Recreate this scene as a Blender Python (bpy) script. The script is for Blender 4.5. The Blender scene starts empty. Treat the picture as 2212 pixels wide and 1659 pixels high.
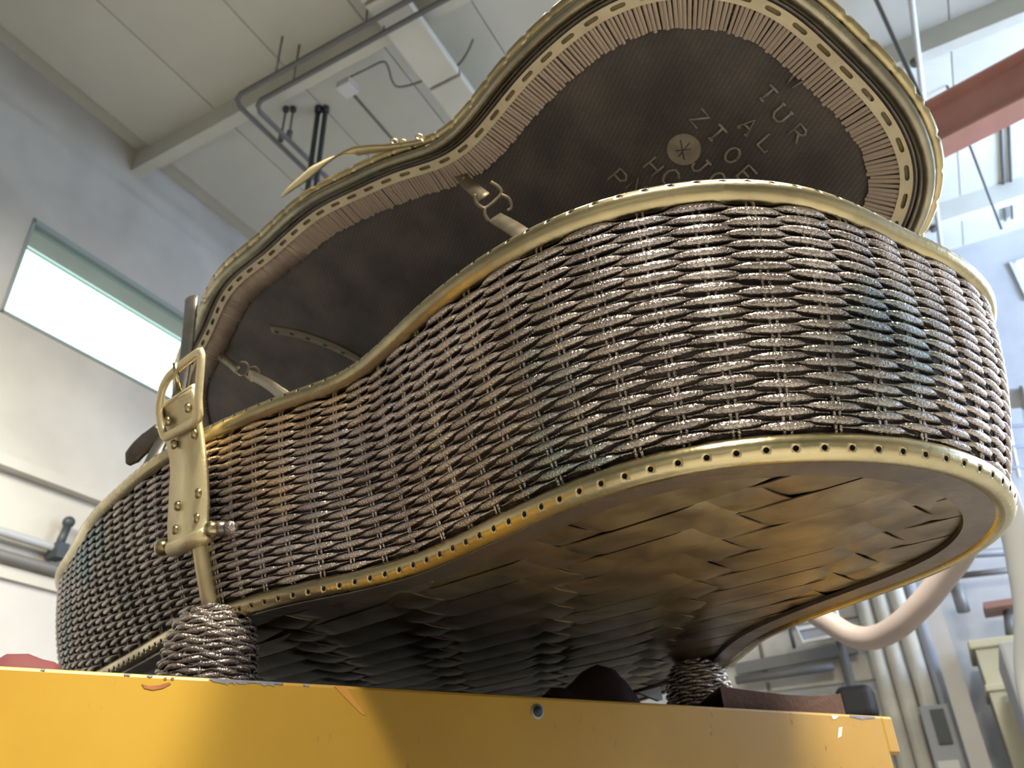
import bpy, math, random
import numpy as np
from mathutils import Vector, Matrix, geometry

random.seed(7); rng = np.random.default_rng(7)
scene = bpy.context.scene
COL = scene.collection
S = 0.22            # metres per modelling unit of the sculpture
ZC = 1.30           # camera height above the floor
FPX, EL, RO = 1700.0, math.radians(31.0), math.radians(-2.5)

# ------------------------------------------------------------------ camera
ce, se, cr, sr = math.cos(EL), math.sin(EL), math.cos(RO), math.sin(RO)
FWD = Vector((0, ce, se)); UP0 = Vector((0, -se, ce)); RT0 = Vector((1, 0, 0))
RT = RT0 * cr + UP0 * sr; UP = RT0 * -sr + UP0 * cr
CAM = Vector((0, 0, ZC))
cd = bpy.data.cameras.new('camera'); cam = bpy.data.objects.new('camera', cd); COL.objects.link(cam)
cam.matrix_world = Matrix(((RT.x, UP.x, -FWD.x, CAM.x), (RT.y, UP.y, -FWD.y, CAM.y), (RT.z, UP.z, -FWD.z, CAM.z), (0, 0, 0, 1)))
cd.sensor_width = 36.0; cd.lens = 36.0 * FPX / 2212.0
cd.clip_start = 0.02; cd.clip_end = 60
cd.dof.use_dof = True; cd.dof.focus_distance = 0.62; cd.dof.aperture_fstop = 11.0
scene.camera = cam

# ------------------------------------------------------------------ room axes
DV = Vector((math.cos(math.radians(63)), math.sin(math.radians(63)), 0))   # along the left wall
NV = Vector((-DV.y, DV.x, 0))                                              # towards the left wall
WALL_N, WALL_D, RIGHT_N, FRONT_D, CEIL = 4.0, 6.4, -6.0, -5.0, 4.31        # CEIL above the eye
def R(d, n, z): return DV * d + NV * n + Vector((0, 0, ZC + z))

# ------------------------------------------------------------------ light
vs = scene.view_settings
vs.view_transform = 'Standard'; vs.look = 'None'; vs.gamma = 1.0; vs.exposure = 0.35; vs.use_curve_mapping = False
w = bpy.data.worlds.new('world'); scene.world = w; w.use_nodes = True
bg = w.node_tree.nodes['Background']; bg.inputs[0].default_value = (0.75, 0.85, 1.0, 1); bg.inputs[1].default_value = 0.3
scene.cycles.max_bounces = 3; scene.cycles.diffuse_bounces = 2; scene.cycles.glossy_bounces = 2; scene.cycles.transmission_bounces = 2
scene.cycles.adaptive_threshold = 0.15
scene.cycles.sample_clamp_indirect = 6.0; scene.cycles.caustics_reflective = False; scene.cycles.caustics_refractive = False
WARM = (1.0, 0.93, 0.80); COOL = (0.50, 0.66, 1.0)
def area(name, loc, target, sx, sy, power, col, spread=180):
    l = bpy.data.lights.new(name, 'AREA'); l.shape = 'RECTANGLE'; l.size = sx; l.size_y = sy; l.energy = power; l.color = col
    l.spread = math.radians(spread)
    o = bpy.data.objects.new(name, l); COL.objects.link(o); o.location = loc
    o.rotation_euler = (Vector(target) - Vector(loc)).to_track_quat('-Z', 'Y').to_euler()
    return o
LAMPS = [((0.10, -0.80, 3.70), 84), ((0.10, 1.15, 3.95), 40), ((-2.15, 1.10, 3.70), 34), ((0.85, 0.10, 3.9), 215), ((5.1, 3.4, 3.8), 150)]  # last lamp added, unseen, to brighten the right background
LSIZE = [(.42, .34), (.42, .34), (1.15, .28), (.42, .34), (1.15, .28)]
for i, (p, e) in enumerate(LAMPS):
    if i == 2: area('added_wall_fill_light', (p[0], p[1], p[2] - 0.03), R(2.6, 4.0, 0.9), *LSIZE[i], e, WARM, 105)   # added unseen lamp, tilted to brighten the left wall and spare the case
    else: area('ceiling_lamp_light', (p[0], p[1], p[2] - 0.03), (p[0], p[1], 0), *LSIZE[i], e, WARM)
DAYWIN = dict(d=WALL_D, n0=-5.2, n1=-1.36, z0=3.62, z1=4.0)
ADDED_SIDEWIN = dict(d0=3.4, d1=6.2, z0=.5, z1=3.6)
# daylight through the back wall clerestory; blue side light added, out of view
area('daylight_back', R(WALL_D - .06, -3.28, 3.81), R(0, -1.5, 0), 3.7, .34, 130, COOL)
area('added_side_fill_light', R(4.8, RIGHT_N + .06, 2.05), R(6.4, -3.2, 3.2), 2.7, 3.0, 330, COOL, 90)

# ------------------------------------------------------------------ helpers
def ray(px):
    x = (px[0] - 1106) / FPX; y = -(px[1] - 829.5) / FPX
    return FWD + RT * x + UP * y
def hit(px, p0, n):
    r = ray(px); n = Vector(n); return CAM + r * ((Vector(p0) - CAM).dot(n) / r.dot(n))
def depth(px, z): return CAM + ray(px) * z          # z: distance along the optical axis, metres
def wback(px, d=WALL_D): return hit(px, DV * d + CAM, DV)
def wleft(px, n=WALL_N): return hit(px, NV * n + CAM, NV)
def zplane(px, z): return hit(px, CAM + Vector((0, 0, z)), (0, 0, 1))
def U(x, y, z): return np.array([S * x, S * y, ZC + S * z])

def mesh(name, V, F, mat, parent=None, smooth=True, uv=None):
    me = bpy.data.meshes.new(name)
    V = np.asarray(V, dtype=np.float64).reshape(-1, 3)
    me.from_pydata(V.tolist(), [], [tuple(int(i) for i in f) for f in F])
    if uv is not None:
        lay = me.uv_layers.new(name='UVMap'); li = np.zeros(len(me.loops), np.int32); me.loops.foreach_get('vertex_index', li)
        lay.data.foreach_set('uv', np.asarray(uv, np.float32)[li].ravel())
    if smooth: me.polygons.foreach_set('use_smooth', [True] * len(me.polygons))
    mats = mat if isinstance(mat, (list, tuple)) else [mat]
    for m in mats: me.materials.append(m)
    me.update()
    o = bpy.data.objects.new(name, me); COL.objects.link(o)
    if parent is not None: o.parent = parent
    return o
def empty(name, label=None, cat=None, group=None, loc=None):
    o = bpy.data.objects.new(name, None); COL.objects.link(o); o.empty_display_size = 0.05
    if label: o['label'] = label
    if cat: o['category'] = cat
    if group: o['group'] = group
    return o
def tag(o, label, cat, group=None, kind=None):
    o['label'] = label
    if cat: o['category'] = cat
    if group: o['group'] = group
    if kind: o['kind'] = kind
    return o
def struct(o): o['kind'] = 'structure'; return o
class MB:
    def __init__(s): s.V = []; s.F = []; s.n = 0
    def add(s, V, F):
        V = np.asarray(V, float).reshape(-1, 3); s.V.append(V); s.F += [tuple(i + s.n for i in f) for f in F]; s.n += len(V); return s
    def build(s, name, mat, parent=None, smooth=True): return mesh(name, np.vstack(s.V), s.F, mat, parent, smooth)
    def box(s, c, ax, h):
        c = np.array(c); ax = [np.array(a) for a in ax]
        V = [c + ax[0] * h[0] * i + ax[1] * h[1] * j + ax[2] * h[2] * k for i in (-1, 1) for j in (-1, 1) for k in (-1, 1)]
        return s.add(V, [(0, 1, 3, 2), (4, 6, 7, 5), (0, 4, 5, 1), (2, 3, 7, 6), (0, 2, 6, 4), (1, 5, 7, 3)])
    def tube(s, P, r, n=10, closed=False, cap=True, up=None):
        V, F = tube(P, r, n, closed, cap, up); return s.add(V, F)
def frames(P, closed, up=None):
    P = np.asarray(P, float)
    if closed: T = np.roll(P, -1, 0) - np.roll(P, 1, 0)
    else:
        T = np.gradient(P, axis=0)
    T /= np.linalg.norm(T, axis=1)[:, None] + 1e-12
    if up is not None:
        A = np.cross(T, np.asarray(up, float)[None] if np.ndim(up) == 1 else up)
        A /= np.linalg.norm(A, axis=1)[:, None] + 1e-12
        return T, A, np.cross(A, T)
    a = np.cross(T[0], [0, 0, 1.0])
    if np.linalg.norm(a) < 1e-3: a = np.cross(T[0], [1.0, 0, 0])
    A = [a / np.linalg.norm(a)]
    for i in range(1, len(P)):
        b = A[-1] - T[i] * np.dot(A[-1], T[i]); A.append(b / np.linalg.norm(b))
    A = np.array(A); return T, A, np.cross(A, T)
def grid_faces(n, m, closed_u, closed_v):
    F = []
    for i in range(n if closed_u else n - 1):
        i2 = (i + 1) % n
        for j in range(m if closed_v else m - 1):
            j2 = (j + 1) % m; F.append((i * m + j, i2 * m + j, i2 * m + j2, i * m + j2))
    return F
def tube(P, r, n=10, closed=False, cap=True, up=None):
    P = np.asarray([list(p) for p in P], float); T, A, B = frames(P, closed, up)
    r = np.asarray(r, float)
    if r.ndim == 0: ra = rb = np.full(len(P), float(r))
    elif r.ndim == 1: ra = rb = r
    else: ra, rb = r[:, 0], r[:, 1]
    th = np.arange(n) * 2 * math.pi / n
    V = P[:, None] + A[:, None] * (ra[:, None, None] * np.cos(th)[None, :, None]) + B[:, None] * (rb[:, None, None] * np.sin(th)[None, :, None])
    F = grid_faces(len(P), n, closed, True); V = V.reshape(-1, 3)
    if not closed and cap:
        F.append(tuple(range(n))); F.append(tuple((len(P) - 1) * n + k for k in reversed(range(n))))
    return V, F
def smoothpath(P, n=8):
    P = [np.array(list(p), float) for p in P]; Q = [2 * P[0] - P[1]] + P + [2 * P[-1] - P[-2]]; out = []
    for i in range(1, len(Q) - 2):
        p0, p1, p2, p3 = Q[i - 1:i + 3]
        for k in range(n):
            t = k / n; out.append(.5 * (2 * p1 + (p2 - p0) * t + (2 * p0 - 5 * p1 + 4 * p2 - p3) * t * t + (3 * p1 - p0 - 3 * p2 + p3) * t ** 3))
    out.append(P[-1]); return np.array(out)
def bevel(o, w=0.004, seg=2):
    m = o.modifiers.new('bevel', 'BEVEL'); m.width = w; m.segments = seg; m.limit_method = 'ANGLE'; return o
def sphere(c, r, n=14, m=9, ax=None, sc=(1, 1, 1)):
    ax = ax or [(1, 0, 0), (0, 1, 0), (0, 0, 1)]; ax = [np.array(list(a), float) for a in ax]; c = np.array(list(c))
    V = []; F = []
    for i in range(m + 1):
        a = math.pi * i / m
        for j in range(n):
            b = 2 * math.pi * j / n
            V.append(c + r * (ax[0] * sc[0] * math.sin(a) * math.cos(b) + ax[1] * sc[1] * math.sin(a) * math.sin(b) + ax[2] * sc[2] * math.cos(a)))
    return np.array(V), grid_faces(m + 1, n, False, True)

# ------------------------------------------------------------------ materials
def mat(name, col, rough=0.5, metal=0.0, var=0.0, scale=6.0, bump=0.0, bscale=60.0, col2=None, col3=None, c3pos=0.62, coord='Object', spec=None, rvar=0.0, coat=0.0, stretch=None):
    m = bpy.data.materials.new(name); m.use_nodes = True; nt = m.node_tree; N = nt.nodes; L = nt.links
    b = N['Principled BSDF']; b.inputs['Roughness'].default_value = rough; b.inputs['Metallic'].default_value = metal
    if spec is not None: b.inputs['Specular IOR Level'].default_value = spec
    if coat: b.inputs['Coat Weight'].default_value = coat
    b.inputs['Base Color'].default_value = (*col, 1)
    tc = N.new('ShaderNodeTexCoord'); src = tc.outputs[coord]
    if stretch:
        mp = N.new('ShaderNodeMapping'); mp.inputs['Scale'].default_value = stretch; L.new(src, mp.inputs[0]); src = mp.outputs[0]
    if col2 is not None or var:
        n = N.new('ShaderNodeTexNoise'); n.inputs['Scale'].default_value = scale; n.inputs['Detail'].default_value = 3; n.inputs['Roughness'].default_value = .6
        L.new(src, n.inputs['Vector'])
        r = N.new('ShaderNodeValToRGB'); r.color_ramp.elements[0].position = .36; r.color_ramp.elements[1].position = .64
        c2 = col2 if col2 is not None else tuple(max(0, c * (1 - var)) for c in col)
        r.color_ramp.elements[0].color = (*c2, 1); r.color_ramp.elements[1].color = (*col, 1)
        if col3 is not None:
            e = r.color_ramp.elements.new(c3pos + .06); e.color = (*col3, 1); r.color_ramp.elements[1].position = .52
        L.new(n.outputs['Fac'], r.inputs[0]); L.new(r.outputs[0], b.inputs['Base Color'])
        if rvar:
            mr = N.new('ShaderNodeMapRange'); mr.inputs[3].default_value = rough + rvar; mr.inputs[4].default_value = max(.05, rough - rvar)
            mr.inputs[1].default_value = .3; mr.inputs[2].default_value = .7
            L.new(n.outputs['Fac'], mr.inputs[0]); L.new(mr.outputs[0], b.inputs['Roughness'])
    if bump:
        n2 = N.new('ShaderNodeTexNoise'); n2.inputs['Scale'].default_value = bscale; n2.inputs['Detail'].default_value = 2
        L.new(src, n2.inputs['Vector'])
        bp = N.new('ShaderNodeBump'); bp.inputs['Strength'].default_value = bump; bp.inputs['Distance'].default_value = .004
        L.new(n2.outputs['Fac'], bp.inputs['Height']); L.new(bp.outputs[0], b.inputs['Normal'])
    return m
def emat(name, col, strength):
    m = bpy.data.materials.new(name); m.use_nodes = True; b = m.node_tree.nodes['Principled BSDF']
    b.inputs['Base Color'].default_value = (*col, 1); b.inputs['Emission Color'].default_value = (*col, 1); b.inputs['Emission Strength'].default_value = strength
    m.cycles.emission_sampling = 'NONE'
    return m

def patina(name, cols, rough, metal, scale, bump, bscale):
    """several bronze patina tones blended by two noises"""
    m = bpy.data.materials.new(name); m.use_nodes = True; nt = m.node_tree; N = nt.nodes; L = nt.links
    b = N['Principled BSDF']; b.inputs['Metallic'].default_value = metal; b.inputs['Roughness'].default_value = rough
    tc = N.new('ShaderNodeTexCoord')
    n1 = N.new('ShaderNodeTexNoise'); n1.inputs['Scale'].default_value = scale; n1.inputs['Detail'].default_value = 2
    n2 = N.new('ShaderNodeTexNoise'); n2.inputs['Scale'].default_value = scale * 4.3; n2.inputs['Detail'].default_value = 2
    n2.inputs['Distortion'].default_value = .6
    L.new(tc.outputs['Object'], n1.inputs['Vector']); L.new(tc.outputs['Object'], n2.inputs['Vector'])
    r1 = N.new('ShaderNodeValToRGB'); r1.color_ramp.elements[0].position = .3; r1.color_ramp.elements[1].position = .72
    r1.color_ramp.elements[0].color = (*cols[0], 1); r1.color_ramp.elements[1].color = (*cols[-1], 1)
    k = len(cols)
    for i in range(1, k - 1):
        e = r1.color_ramp.elements.new(.3 + .42 * i / (k - 1)); e.color = (*cols[i], 1)
    L.new(n1.outputs['Fac'], r1.inputs[0])
    mx = N.new('ShaderNodeMix'); mx.data_type = 'RGBA'; mx.blend_type = 'MULTIPLY'; mx.inputs[0].default_value = .55
    r2 = N.new('ShaderNodeValToRGB'); r2.color_ramp.elements[0].position = .35; r2.color_ramp.elements[0].color = (.35, .33, .34, 1); r2.color_ramp.elements[1].position = .6; r2.color_ramp.elements[1].color = (1, 1, 1, 1)
    L.new(n2.outputs['Fac'], r2.inputs[0]); L.new(r1.outputs[0], mx.inputs[6]); L.new(r2.outputs[0], mx.inputs[7]); L.new(mx.outputs[2], b.inputs['Base Color'])
    n3 = N.new('ShaderNodeTexNoise'); n3.inputs['Scale'].default_value = bscale; n3.inputs['Detail'].default_value = 1; L.new(tc.outputs['Object'], n3.inputs['Vector'])
    bp = N.new('ShaderNodeBump'); bp.inputs['Strength'].default_value = bump; bp.inputs['Distance'].default_value = .0015
    L.new(n3.outputs['Fac'], bp.inputs['Height']); L.new(bp.outputs[0], b.inputs['Normal'])
    return m
M = {}
M['wicker'] = patina('bronze_wicker', [(.26, .35, .36), (.47, .42, .365), (.58, .51, .45), (.52, .465, .45), (.63, .48, .31)], .27, .85, 5.0, .9, 520)
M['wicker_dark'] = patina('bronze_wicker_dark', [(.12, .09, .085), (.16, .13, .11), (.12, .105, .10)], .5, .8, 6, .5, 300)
M['brass'] = mat('brass_rim', (.60, .51, .285), .27, 1.0, col2=(.36, .305, .18), scale=9, rvar=.09, bump=.08, bscale=160)
M['strapbrass'] = mat('brass_strap', (.80, .68, .405), .45, .75, col2=(.66, .55, .32), scale=14, rvar=.08, bump=.12, bscale=220)
M['border'] = mat('bronze_border', (.25, .20, .16), .42, .95, col2=(.15, .125, .11), scale=10, rvar=.1, bump=.15, bscale=120)
M['strip'] = patina('bronze_strip', [(.34, .265, .165), (.25, .20, .14), (.39, .315, .195), (.22, .185, .15)], .38, .95, 6, .15, 160)
M['rib'] = mat('copper_rib', (.66, .55, .42), .5, .25, col2=(.50, .39, .30), scale=22)
M['tape'] = mat('brass_tape', (.84, .73, .49), .5, .2, col2=(.70, .60, .40), scale=20, bump=.15, bscale=200)
M['stay'] = mat('stay_strap_bronze', (.27, .225, .15), .5, .7, col2=(.20, .165, .11), scale=30, bump=.1, bscale=200)
M['tapedark'] = mat('brass_tape_backing', (.34, .28, .15), .6, .3, col2=(.26, .21, .11), scale=20)
M['holeshade'] = mat('painted_hole_shade', (.02, .017, .012), .7)  # near-black colour inside the rim holes, painted in for their shade
M['tarnish'] = mat('tarnished_brass', (.42, .385, .27), .3, 1.0, col2=(.25, .235, .18), scale=12, rvar=.08, bump=.1, bscale=150)
M['steel'] = mat('dark_steel', (.20, .185, .165), .4, .9, col2=(.12, .11, .10), scale=18, bump=.1, bscale=150)
M['greytube'] = mat('grey_bronze_tube', (.24, .225, .20), .35, .95, col2=(.15, .145, .13), scale=14, bump=.1, bscale=150)
M['yellow'] = None
M['black'] = mat('matt_black', (.012, .012, .013), .6)
M['conc'] = mat('concrete_wall', (.62, .60, .535), .9, col2=(.52, .50, .445), scale=1.6, bump=.25, bscale=30)
M['concwhite'] = mat('white_painted_wall', (.60, .585, .55), .85, col2=(.55, .535, .505), scale=2.0, bump=.1, bscale=40)
M['ceil'] = mat('ceiling_panel', (.72, .72, .62), .9, col2=(.65, .65, .56), scale=1.2)
M['beam'] = mat('painted_beam', (.74, .74, .64), .85, col2=(.66, .66, .57), scale=2)
M['pipe'] = mat('grey_pipe', (.17, .17, .165), .55, .3)
M['pipedark'] = mat('dark_pipe', (.06, .07, .075), .5, .4)
M['white'] = mat('white_paint', (.72, .72, .70), .5)
M['floor'] = mat('concrete_floor', (.42, .40, .37), .7, col2=(.34, .325, .30), scale=2)
M['crane'] = mat('orange_crane_paint', (.66, .34, .29), .5, col2=(.58, .29, .25), scale=5)
M['hose'] = mat('beige_hose', (.32, .268, .245), .55, col2=(.275, .23, .21), scale=8)
M['hosegrey'] = mat('pale_grey_hose', (.38, .39, .385), .5)
M['cream'] = mat('cream_cabinet_paint', (.56, .54, .38), .5, col2=(.50, .48, .34), scale=4)
M['greymach'] = mat('grey_machine_paint', (.36, .38, .41), .5)
M['block'] = mat('painted_block', (.62, .60, .51), .85, col2=(.52, .50, .43), scale=5, bump=.2, bscale=30)
M['leather'] = mat('brown_leather', (.085, .05, .038), .85, spec=.2, col2=(.095, .055, .04), scale=14, bump=.3, bscale=120)
M['cloth'] = mat('dark_maroon_cloth', (.03, .014, .014), .95, col2=(.02, .01, .01), scale=20)
M['red'] = mat('red_cloth', (.13, .022, .022), .8, col2=(.10, .018, .018), scale=20)
M['paper'] = mat('white_paper', (.75, .74, .70), .8)

def yellow_mat():
    m = bpy.data.materials.new('yellow_paint'); m.use_nodes = True; nt = m.node_tree; N = nt.nodes; L = nt.links; b = N['Principled BSDF']
    b.inputs['Roughness'].default_value = .42
    tc = N.new('ShaderNodeTexCoord')
    def noise(sc, det=6, st=(1, 1, 1)):
        mp = N.new('ShaderNodeMapping'); mp.inputs['Scale'].default_value = st; L.new(tc.outputs['Object'], mp.inputs[0])
        n = N.new('ShaderNodeTexNoise'); n.inputs['Scale'].default_value = sc; n.inputs['Detail'].default_value = det; L.new(mp.outputs[0], n.inputs['Vector']); return n.outputs['Fac']
    def ramp(f, p0, c0, p1, c1):
        r = N.new('ShaderNodeValToRGB'); r.color_ramp.elements[0].position = p0; r.color_ramp.elements[0].color = (*c0, 1); r.color_ramp.elements[1].position = p1; r.color_ramp.elements[1].color = (*c1, 1); L.new(f, r.inputs[0]); return r.outputs[0]
    base = ramp(noise(7), .35, (.345, .195, .0185), .65, (.39, .232, .023))
    spots = ramp(noise(95, 3, (1, 1, .45)), .26, (.42, .36, .30), .32, (1, 1, 1))
    mx = N.new('ShaderNodeMix'); mx.data_type = 'RGBA'; mx.blend_type = 'MULTIPLY'; mx.inputs[0].default_value = .8
    L.new(base, mx.inputs[6]); L.new(spots, mx.inputs[7])
    scr = ramp(noise(24, 8, (1, 1, .12)), .70, (0, 0, 0), .76, (1, 1, 1))
    mx2 = N.new('ShaderNodeMix'); mx2.data_type = 'RGBA'; L.new(scr, mx2.inputs[0]); L.new(mx.outputs[2], mx2.inputs[6]); mx2.inputs[7].default_value = (.45, .22, .05, 1)
    L.new(mx2.outputs[2], b.inputs['Base Color'])
    return m
M['yellow'] = yellow_mat()
M['chip'] = mat('bare_grey_metal', (.28, .30, .33), .5, .4, col2=(.2, .21, .24), scale=60)
M['rust'] = mat('rust_scratch', (.30, .10, .03), .8, col2=(.22, .07, .03), scale=60)

def panel_mat():
    m = bpy.data.materials.new('lid_lining'); m.use_nodes = True; nt = m.node_tree; N = nt.nodes; L = nt.links; b = N['Principled BSDF']
    b.inputs['Roughness'].default_value = .55; b.inputs['Metallic'].default_value = .55
    tc = N.new('ShaderNodeTexCoord')
    mp = N.new('ShaderNodeMapping'); mp.inputs['Rotation'].default_value = (0, 0, math.radians(38)); mp.inputs['Scale'].default_value = (14, 40, 1)
    L.new(tc.outputs['UV'], mp.inputs[0])
    br = N.new('ShaderNodeTexBrick'); br.inputs['Scale'].default_value = 1.0; br.inputs['Mortar Size'].default_value = .09; br.offset = .5
    br.inputs['Color1'].default_value = (.24, .225, .205, 1); br.inputs['Color2'].default_value = (.17, .16, .145, 1); br.inputs['Mortar'].default_value = (.10, .094, .088, 1)
    L.new(mp.outputs[0], br.inputs['Vector'])
    n = N.new('ShaderNodeTexNoise'); n.inputs['Scale'].default_value = 3.0; n.inputs['Detail'].default_value = 5; L.new(tc.outputs['UV'], n.inputs['Vector'])
    r = N.new('ShaderNodeValToRGB'); r.color_ramp.elements[0].color = (.7, .68, .68, 1); r.color_ramp.elements[1].color = (1.25, 1.15, 1.08, 1); r.color_ramp.elements[0].position = .35; r.color_ramp.elements[1].position = .68
    L.new(n.outputs['Fac'], r.inputs[0])
    mx = N.new('ShaderNodeMix'); mx.data_type = 'RGBA'; mx.blend_type = 'MULTIPLY'; mx.inputs[0].default_value = 1
    L.new(br.outputs['Color'], mx.inputs[6]); L.new(r.outputs[0], mx.inputs[7]); L.new(mx.outputs[2], b.inputs['Base Color'])
    bp = N.new('ShaderNodeBump'); bp.inputs['Strength'].default_value = .7; bp.inputs['Distance'].default_value = .003
    L.new(br.outputs['Fac'], bp.inputs['Height']); bp.invert = True; L.new(bp.outputs[0], b.inputs['Normal'])
    return m
M['lining'] = panel_mat()

# ================================================================== SETTING
ZV = (0, 0, 1)
def rbox(mb, d0, d1, n0, n1, z0, z1):
    c = R((d0 + d1) / 2, (n0 + n1) / 2, (z0 + z1) / 2)
    return mb.box(c, [DV, NV, ZV], [abs(d1 - d0) / 2, abs(n1 - n0) / 2, abs(z1 - z0) / 2])
FL = -ZC
struct(rbox(MB(), FRONT_D, WALL_D, RIGHT_N, WALL_N, FL - .1, FL).build('floor', M['floor'], smooth=False))
# ceiling: a slab behind, panels below it
ceil = struct(rbox(MB(), FRONT_D, WALL_D, RIGHT_N, WALL_N, CEIL + .02, CEIL + .12).build('ceiling', M['ceil'], smooth=False))
n = 3.25 + .62
pan = rbox(MB(), FRONT_D, WALL_D, -.3065, .3065, CEIL - .012, CEIL + .02)
pv, pf = np.vstack(pan.V), pan.F
pm = None
k = 0
while n - .31 > RIGHT_N:
    nn = n - .31
    if pm is None:
        o = mesh('ceiling_panel', pv, pf, M['ceil'], ceil, False); pm = o
    else:
        o = pm.copy(); COL.objects.link(o); o.parent = ceil
    o.location = NV * nn
    n -= .62
# joists across
for d0 in (-4.72, -2.98, -1.24, .50, 2.24, 3.98, 5.72):
    o = rbox(MB(), d0, d0 + .08, RIGHT_N, WALL_N, CEIL - .185, CEIL + .02).build('ceiling_joist', M['beam'], ceil, False)
# left wall with an opening for the window
WZ0, WZ1, WD0, WD1 = 2.64, 3.315, 1.77, 3.9
wl = MB()
T = .25
rbox(wl, FRONT_D, WALL_D, WALL_N, WALL_N + T, WZ1, CEIL + .12)
rbox(wl, FRONT_D, WALL_D, WALL_N, WALL_N + T, 1.33, WZ0)
rbox(wl, FRONT_D, WD0, WALL_N, WALL_N + T, WZ0, WZ1)
rbox(wl, WD1, WALL_D, WALL_N, WALL_N + T, WZ0, WZ1)
wall_left = struct(wl.build('wall_left', M['conc'], smooth=False))
rbox(MB(), FRONT_D, WALL_D, WALL_N - .015, WALL_N + T, FL, 1.33).build('painted_lower_wall', M['concwhite'], wall_left, False)
o = rbox(MB(), FRONT_D, WALL_D, WALL_N - .07, WALL_N, 1.80, 1.86).build('wall_ledge', M['conc'], wall_left, False)
# window: frame, glass, bright neighbouring room behind
win = MB()
fw = .035
rbox(win, WD0, WD1, WALL_N - .01, WALL_N + .06, WZ1 - fw, WZ1); rbox(win, WD0, WD1, WALL_N - .01, WALL_N + .06, WZ0, WZ0 + fw * .5)
rbox(win, WD0, WD0 + fw * .5, WALL_N - .01, WALL_N + .06, WZ0, WZ1); rbox(win, WD1 - fw, WD1, WALL_N - .01, WALL_N + .06, WZ0, WZ1)
M['winframe'] = mat('window_frame_paint', (.30, .36, .34), .5)
window = struct(win.build('window_1', M['winframe'], smooth=False))
M['glow'] = emat('bright_room_beyond', (.86, 1.0, .97), 1.25)
rbox(MB(), WD0 - .6, WD1 + .8, WALL_N + .9, WALL_N + .95, WZ0 - .6, WZ1 + .55).build('bright_room', M['glow'], window, False)
M['glow2'] = emat('bright_room_ceiling', (.78, 1.0, .95), .85)
rbox(MB(), WD0 - .6, WD1 + .8, WALL_N + .3, WALL_N + .9, WZ1 + .42, WZ1 + .45).build('bright_room_ceiling', M['glow2'], window, False)
for q in (.45, .62, .8):
    rbox(MB(), WD0 - .6, WD1 + .8, WALL_N + q, WALL_N + q + .012, WZ1 + .405, WZ1 + .42).build('ceiling_seam', M['winframe'], window, False)
rbox(MB(), WD0 + .05, WD0 + .17, WALL_N + .5, WALL_N + .56, WZ0 + .30, WZ0 + .42).build('wall_bracket', M['winframe'], window, False)
glass = bpy.data.materials.new('window_glass'); glass.use_nodes = True; gb = glass.node_tree.nodes['Principled BSDF']
gb.inputs['Transmission Weight'].default_value = 1; gb.inputs['Roughness'].default_value = 0; gb.inputs['IOR'].default_value = 1.02; gb.inputs['Base Color'].default_value = (.93, 1, .98, 1)
rbox(MB(), WD0, WD1, WALL_N + .02, WALL_N + .026, WZ0, WZ1).build('pane', glass, window, False)
# back wall with clerestory window
W2 = DAYWIN
wb = MB()
rbox(wb, WALL_D, WALL_D + T, RIGHT_N, WALL_N, FL, W2['z0']); rbox(wb, WALL_D, WALL_D + T, RIGHT_N, WALL_N, W2['z1'], CEIL + .12)
rbox(wb, WALL_D, WALL_D + T, W2['n1'], WALL_N, W2['z0'], W2['z1']); rbox(wb, WALL_D, WALL_D + T, RIGHT_N, W2['n0'], W2['z0'], W2['z1'])
M['backwall'] = mat('back_wall_paint', (.55, .56, .55), .85, col2=(.47, .48, .48), scale=2.5, bump=.2, bscale=25)
wall_back = struct(wb.build('wall_back', M['backwall'], smooth=False))
win2 = MB()
for a in np.linspace(W2['n0'], W2['n1'], 5): rbox(win2, WALL_D - .02, WALL_D + .06, a - .02, a + .02, W2['z0'], W2['z1'])
rbox(win2, WALL_D - .02, WALL_D + .06, W2['n0'], W2['n1'], W2['z0'], W2['z0'] + .03); rbox(win2, WALL_D - .02, WALL_D + .06, W2['n0'], W2['n1'], W2['z1'] - .03, W2['z1'])
window2 = struct(win2.build('window_2', M['white'], smooth=False))
rbox(MB(), WALL_D + .12, WALL_D + .13, W2['n0'], W2['n1'], W2['z0'], W2['z1']).build('daylit_pane', emat('daylight_pane', (.62, .78, 1.0), 9.0), window2, False)
# right wall, its unseen window added for blue light; front wall behind the camera
wr = MB(); rw = ADDED_SIDEWIN
rbox(wr, FRONT_D, WALL_D, RIGHT_N - T, RIGHT_N, FL, rw['z0']); rbox(wr, FRONT_D, WALL_D, RIGHT_N - T, RIGHT_N, rw['z1'], CEIL + .12)
rbox(wr, FRONT_D, rw['d0'], RIGHT_N - T, RIGHT_N, rw['z0'], rw['z1']); rbox(wr, rw['d1'], WALL_D, RIGHT_N - T, RIGHT_N, rw['z0'], rw['z1'])
struct(wr.build('wall_right', M['conc'], smooth=False))
w3 = MB()
for a in np.linspace(rw['d0'], rw['d1'], 6): rbox(w3, a - .03, a + .03, RIGHT_N - .08, RIGHT_N + .02, rw['z0'], rw['z1'])
for a in np.linspace(rw['z0'], rw['z1'], 4): rbox(w3, rw['d0'], rw['d1'], RIGHT_N - .08, RIGHT_N + .02, a - .02, a + .02)
added_window = struct(w3.build('added_side_window', M['white'], smooth=False))
rbox(MB(), rw['d0'], rw['d1'], RIGHT_N - .2, RIGHT_N - .19, rw['z0'], rw['z1']).build('daylit_pane', emat('added_blue_pane_right', (.55, .70, 1.0), 4.0), added_window, False)  # added glowing pane, out of view, source of the blue fill
struct(rbox(MB(), FRONT_D - T, FRONT_D, RIGHT_N, WALL_N, FL, CEIL + .12).build('wall_front', M['conc'], smooth=False))

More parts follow.
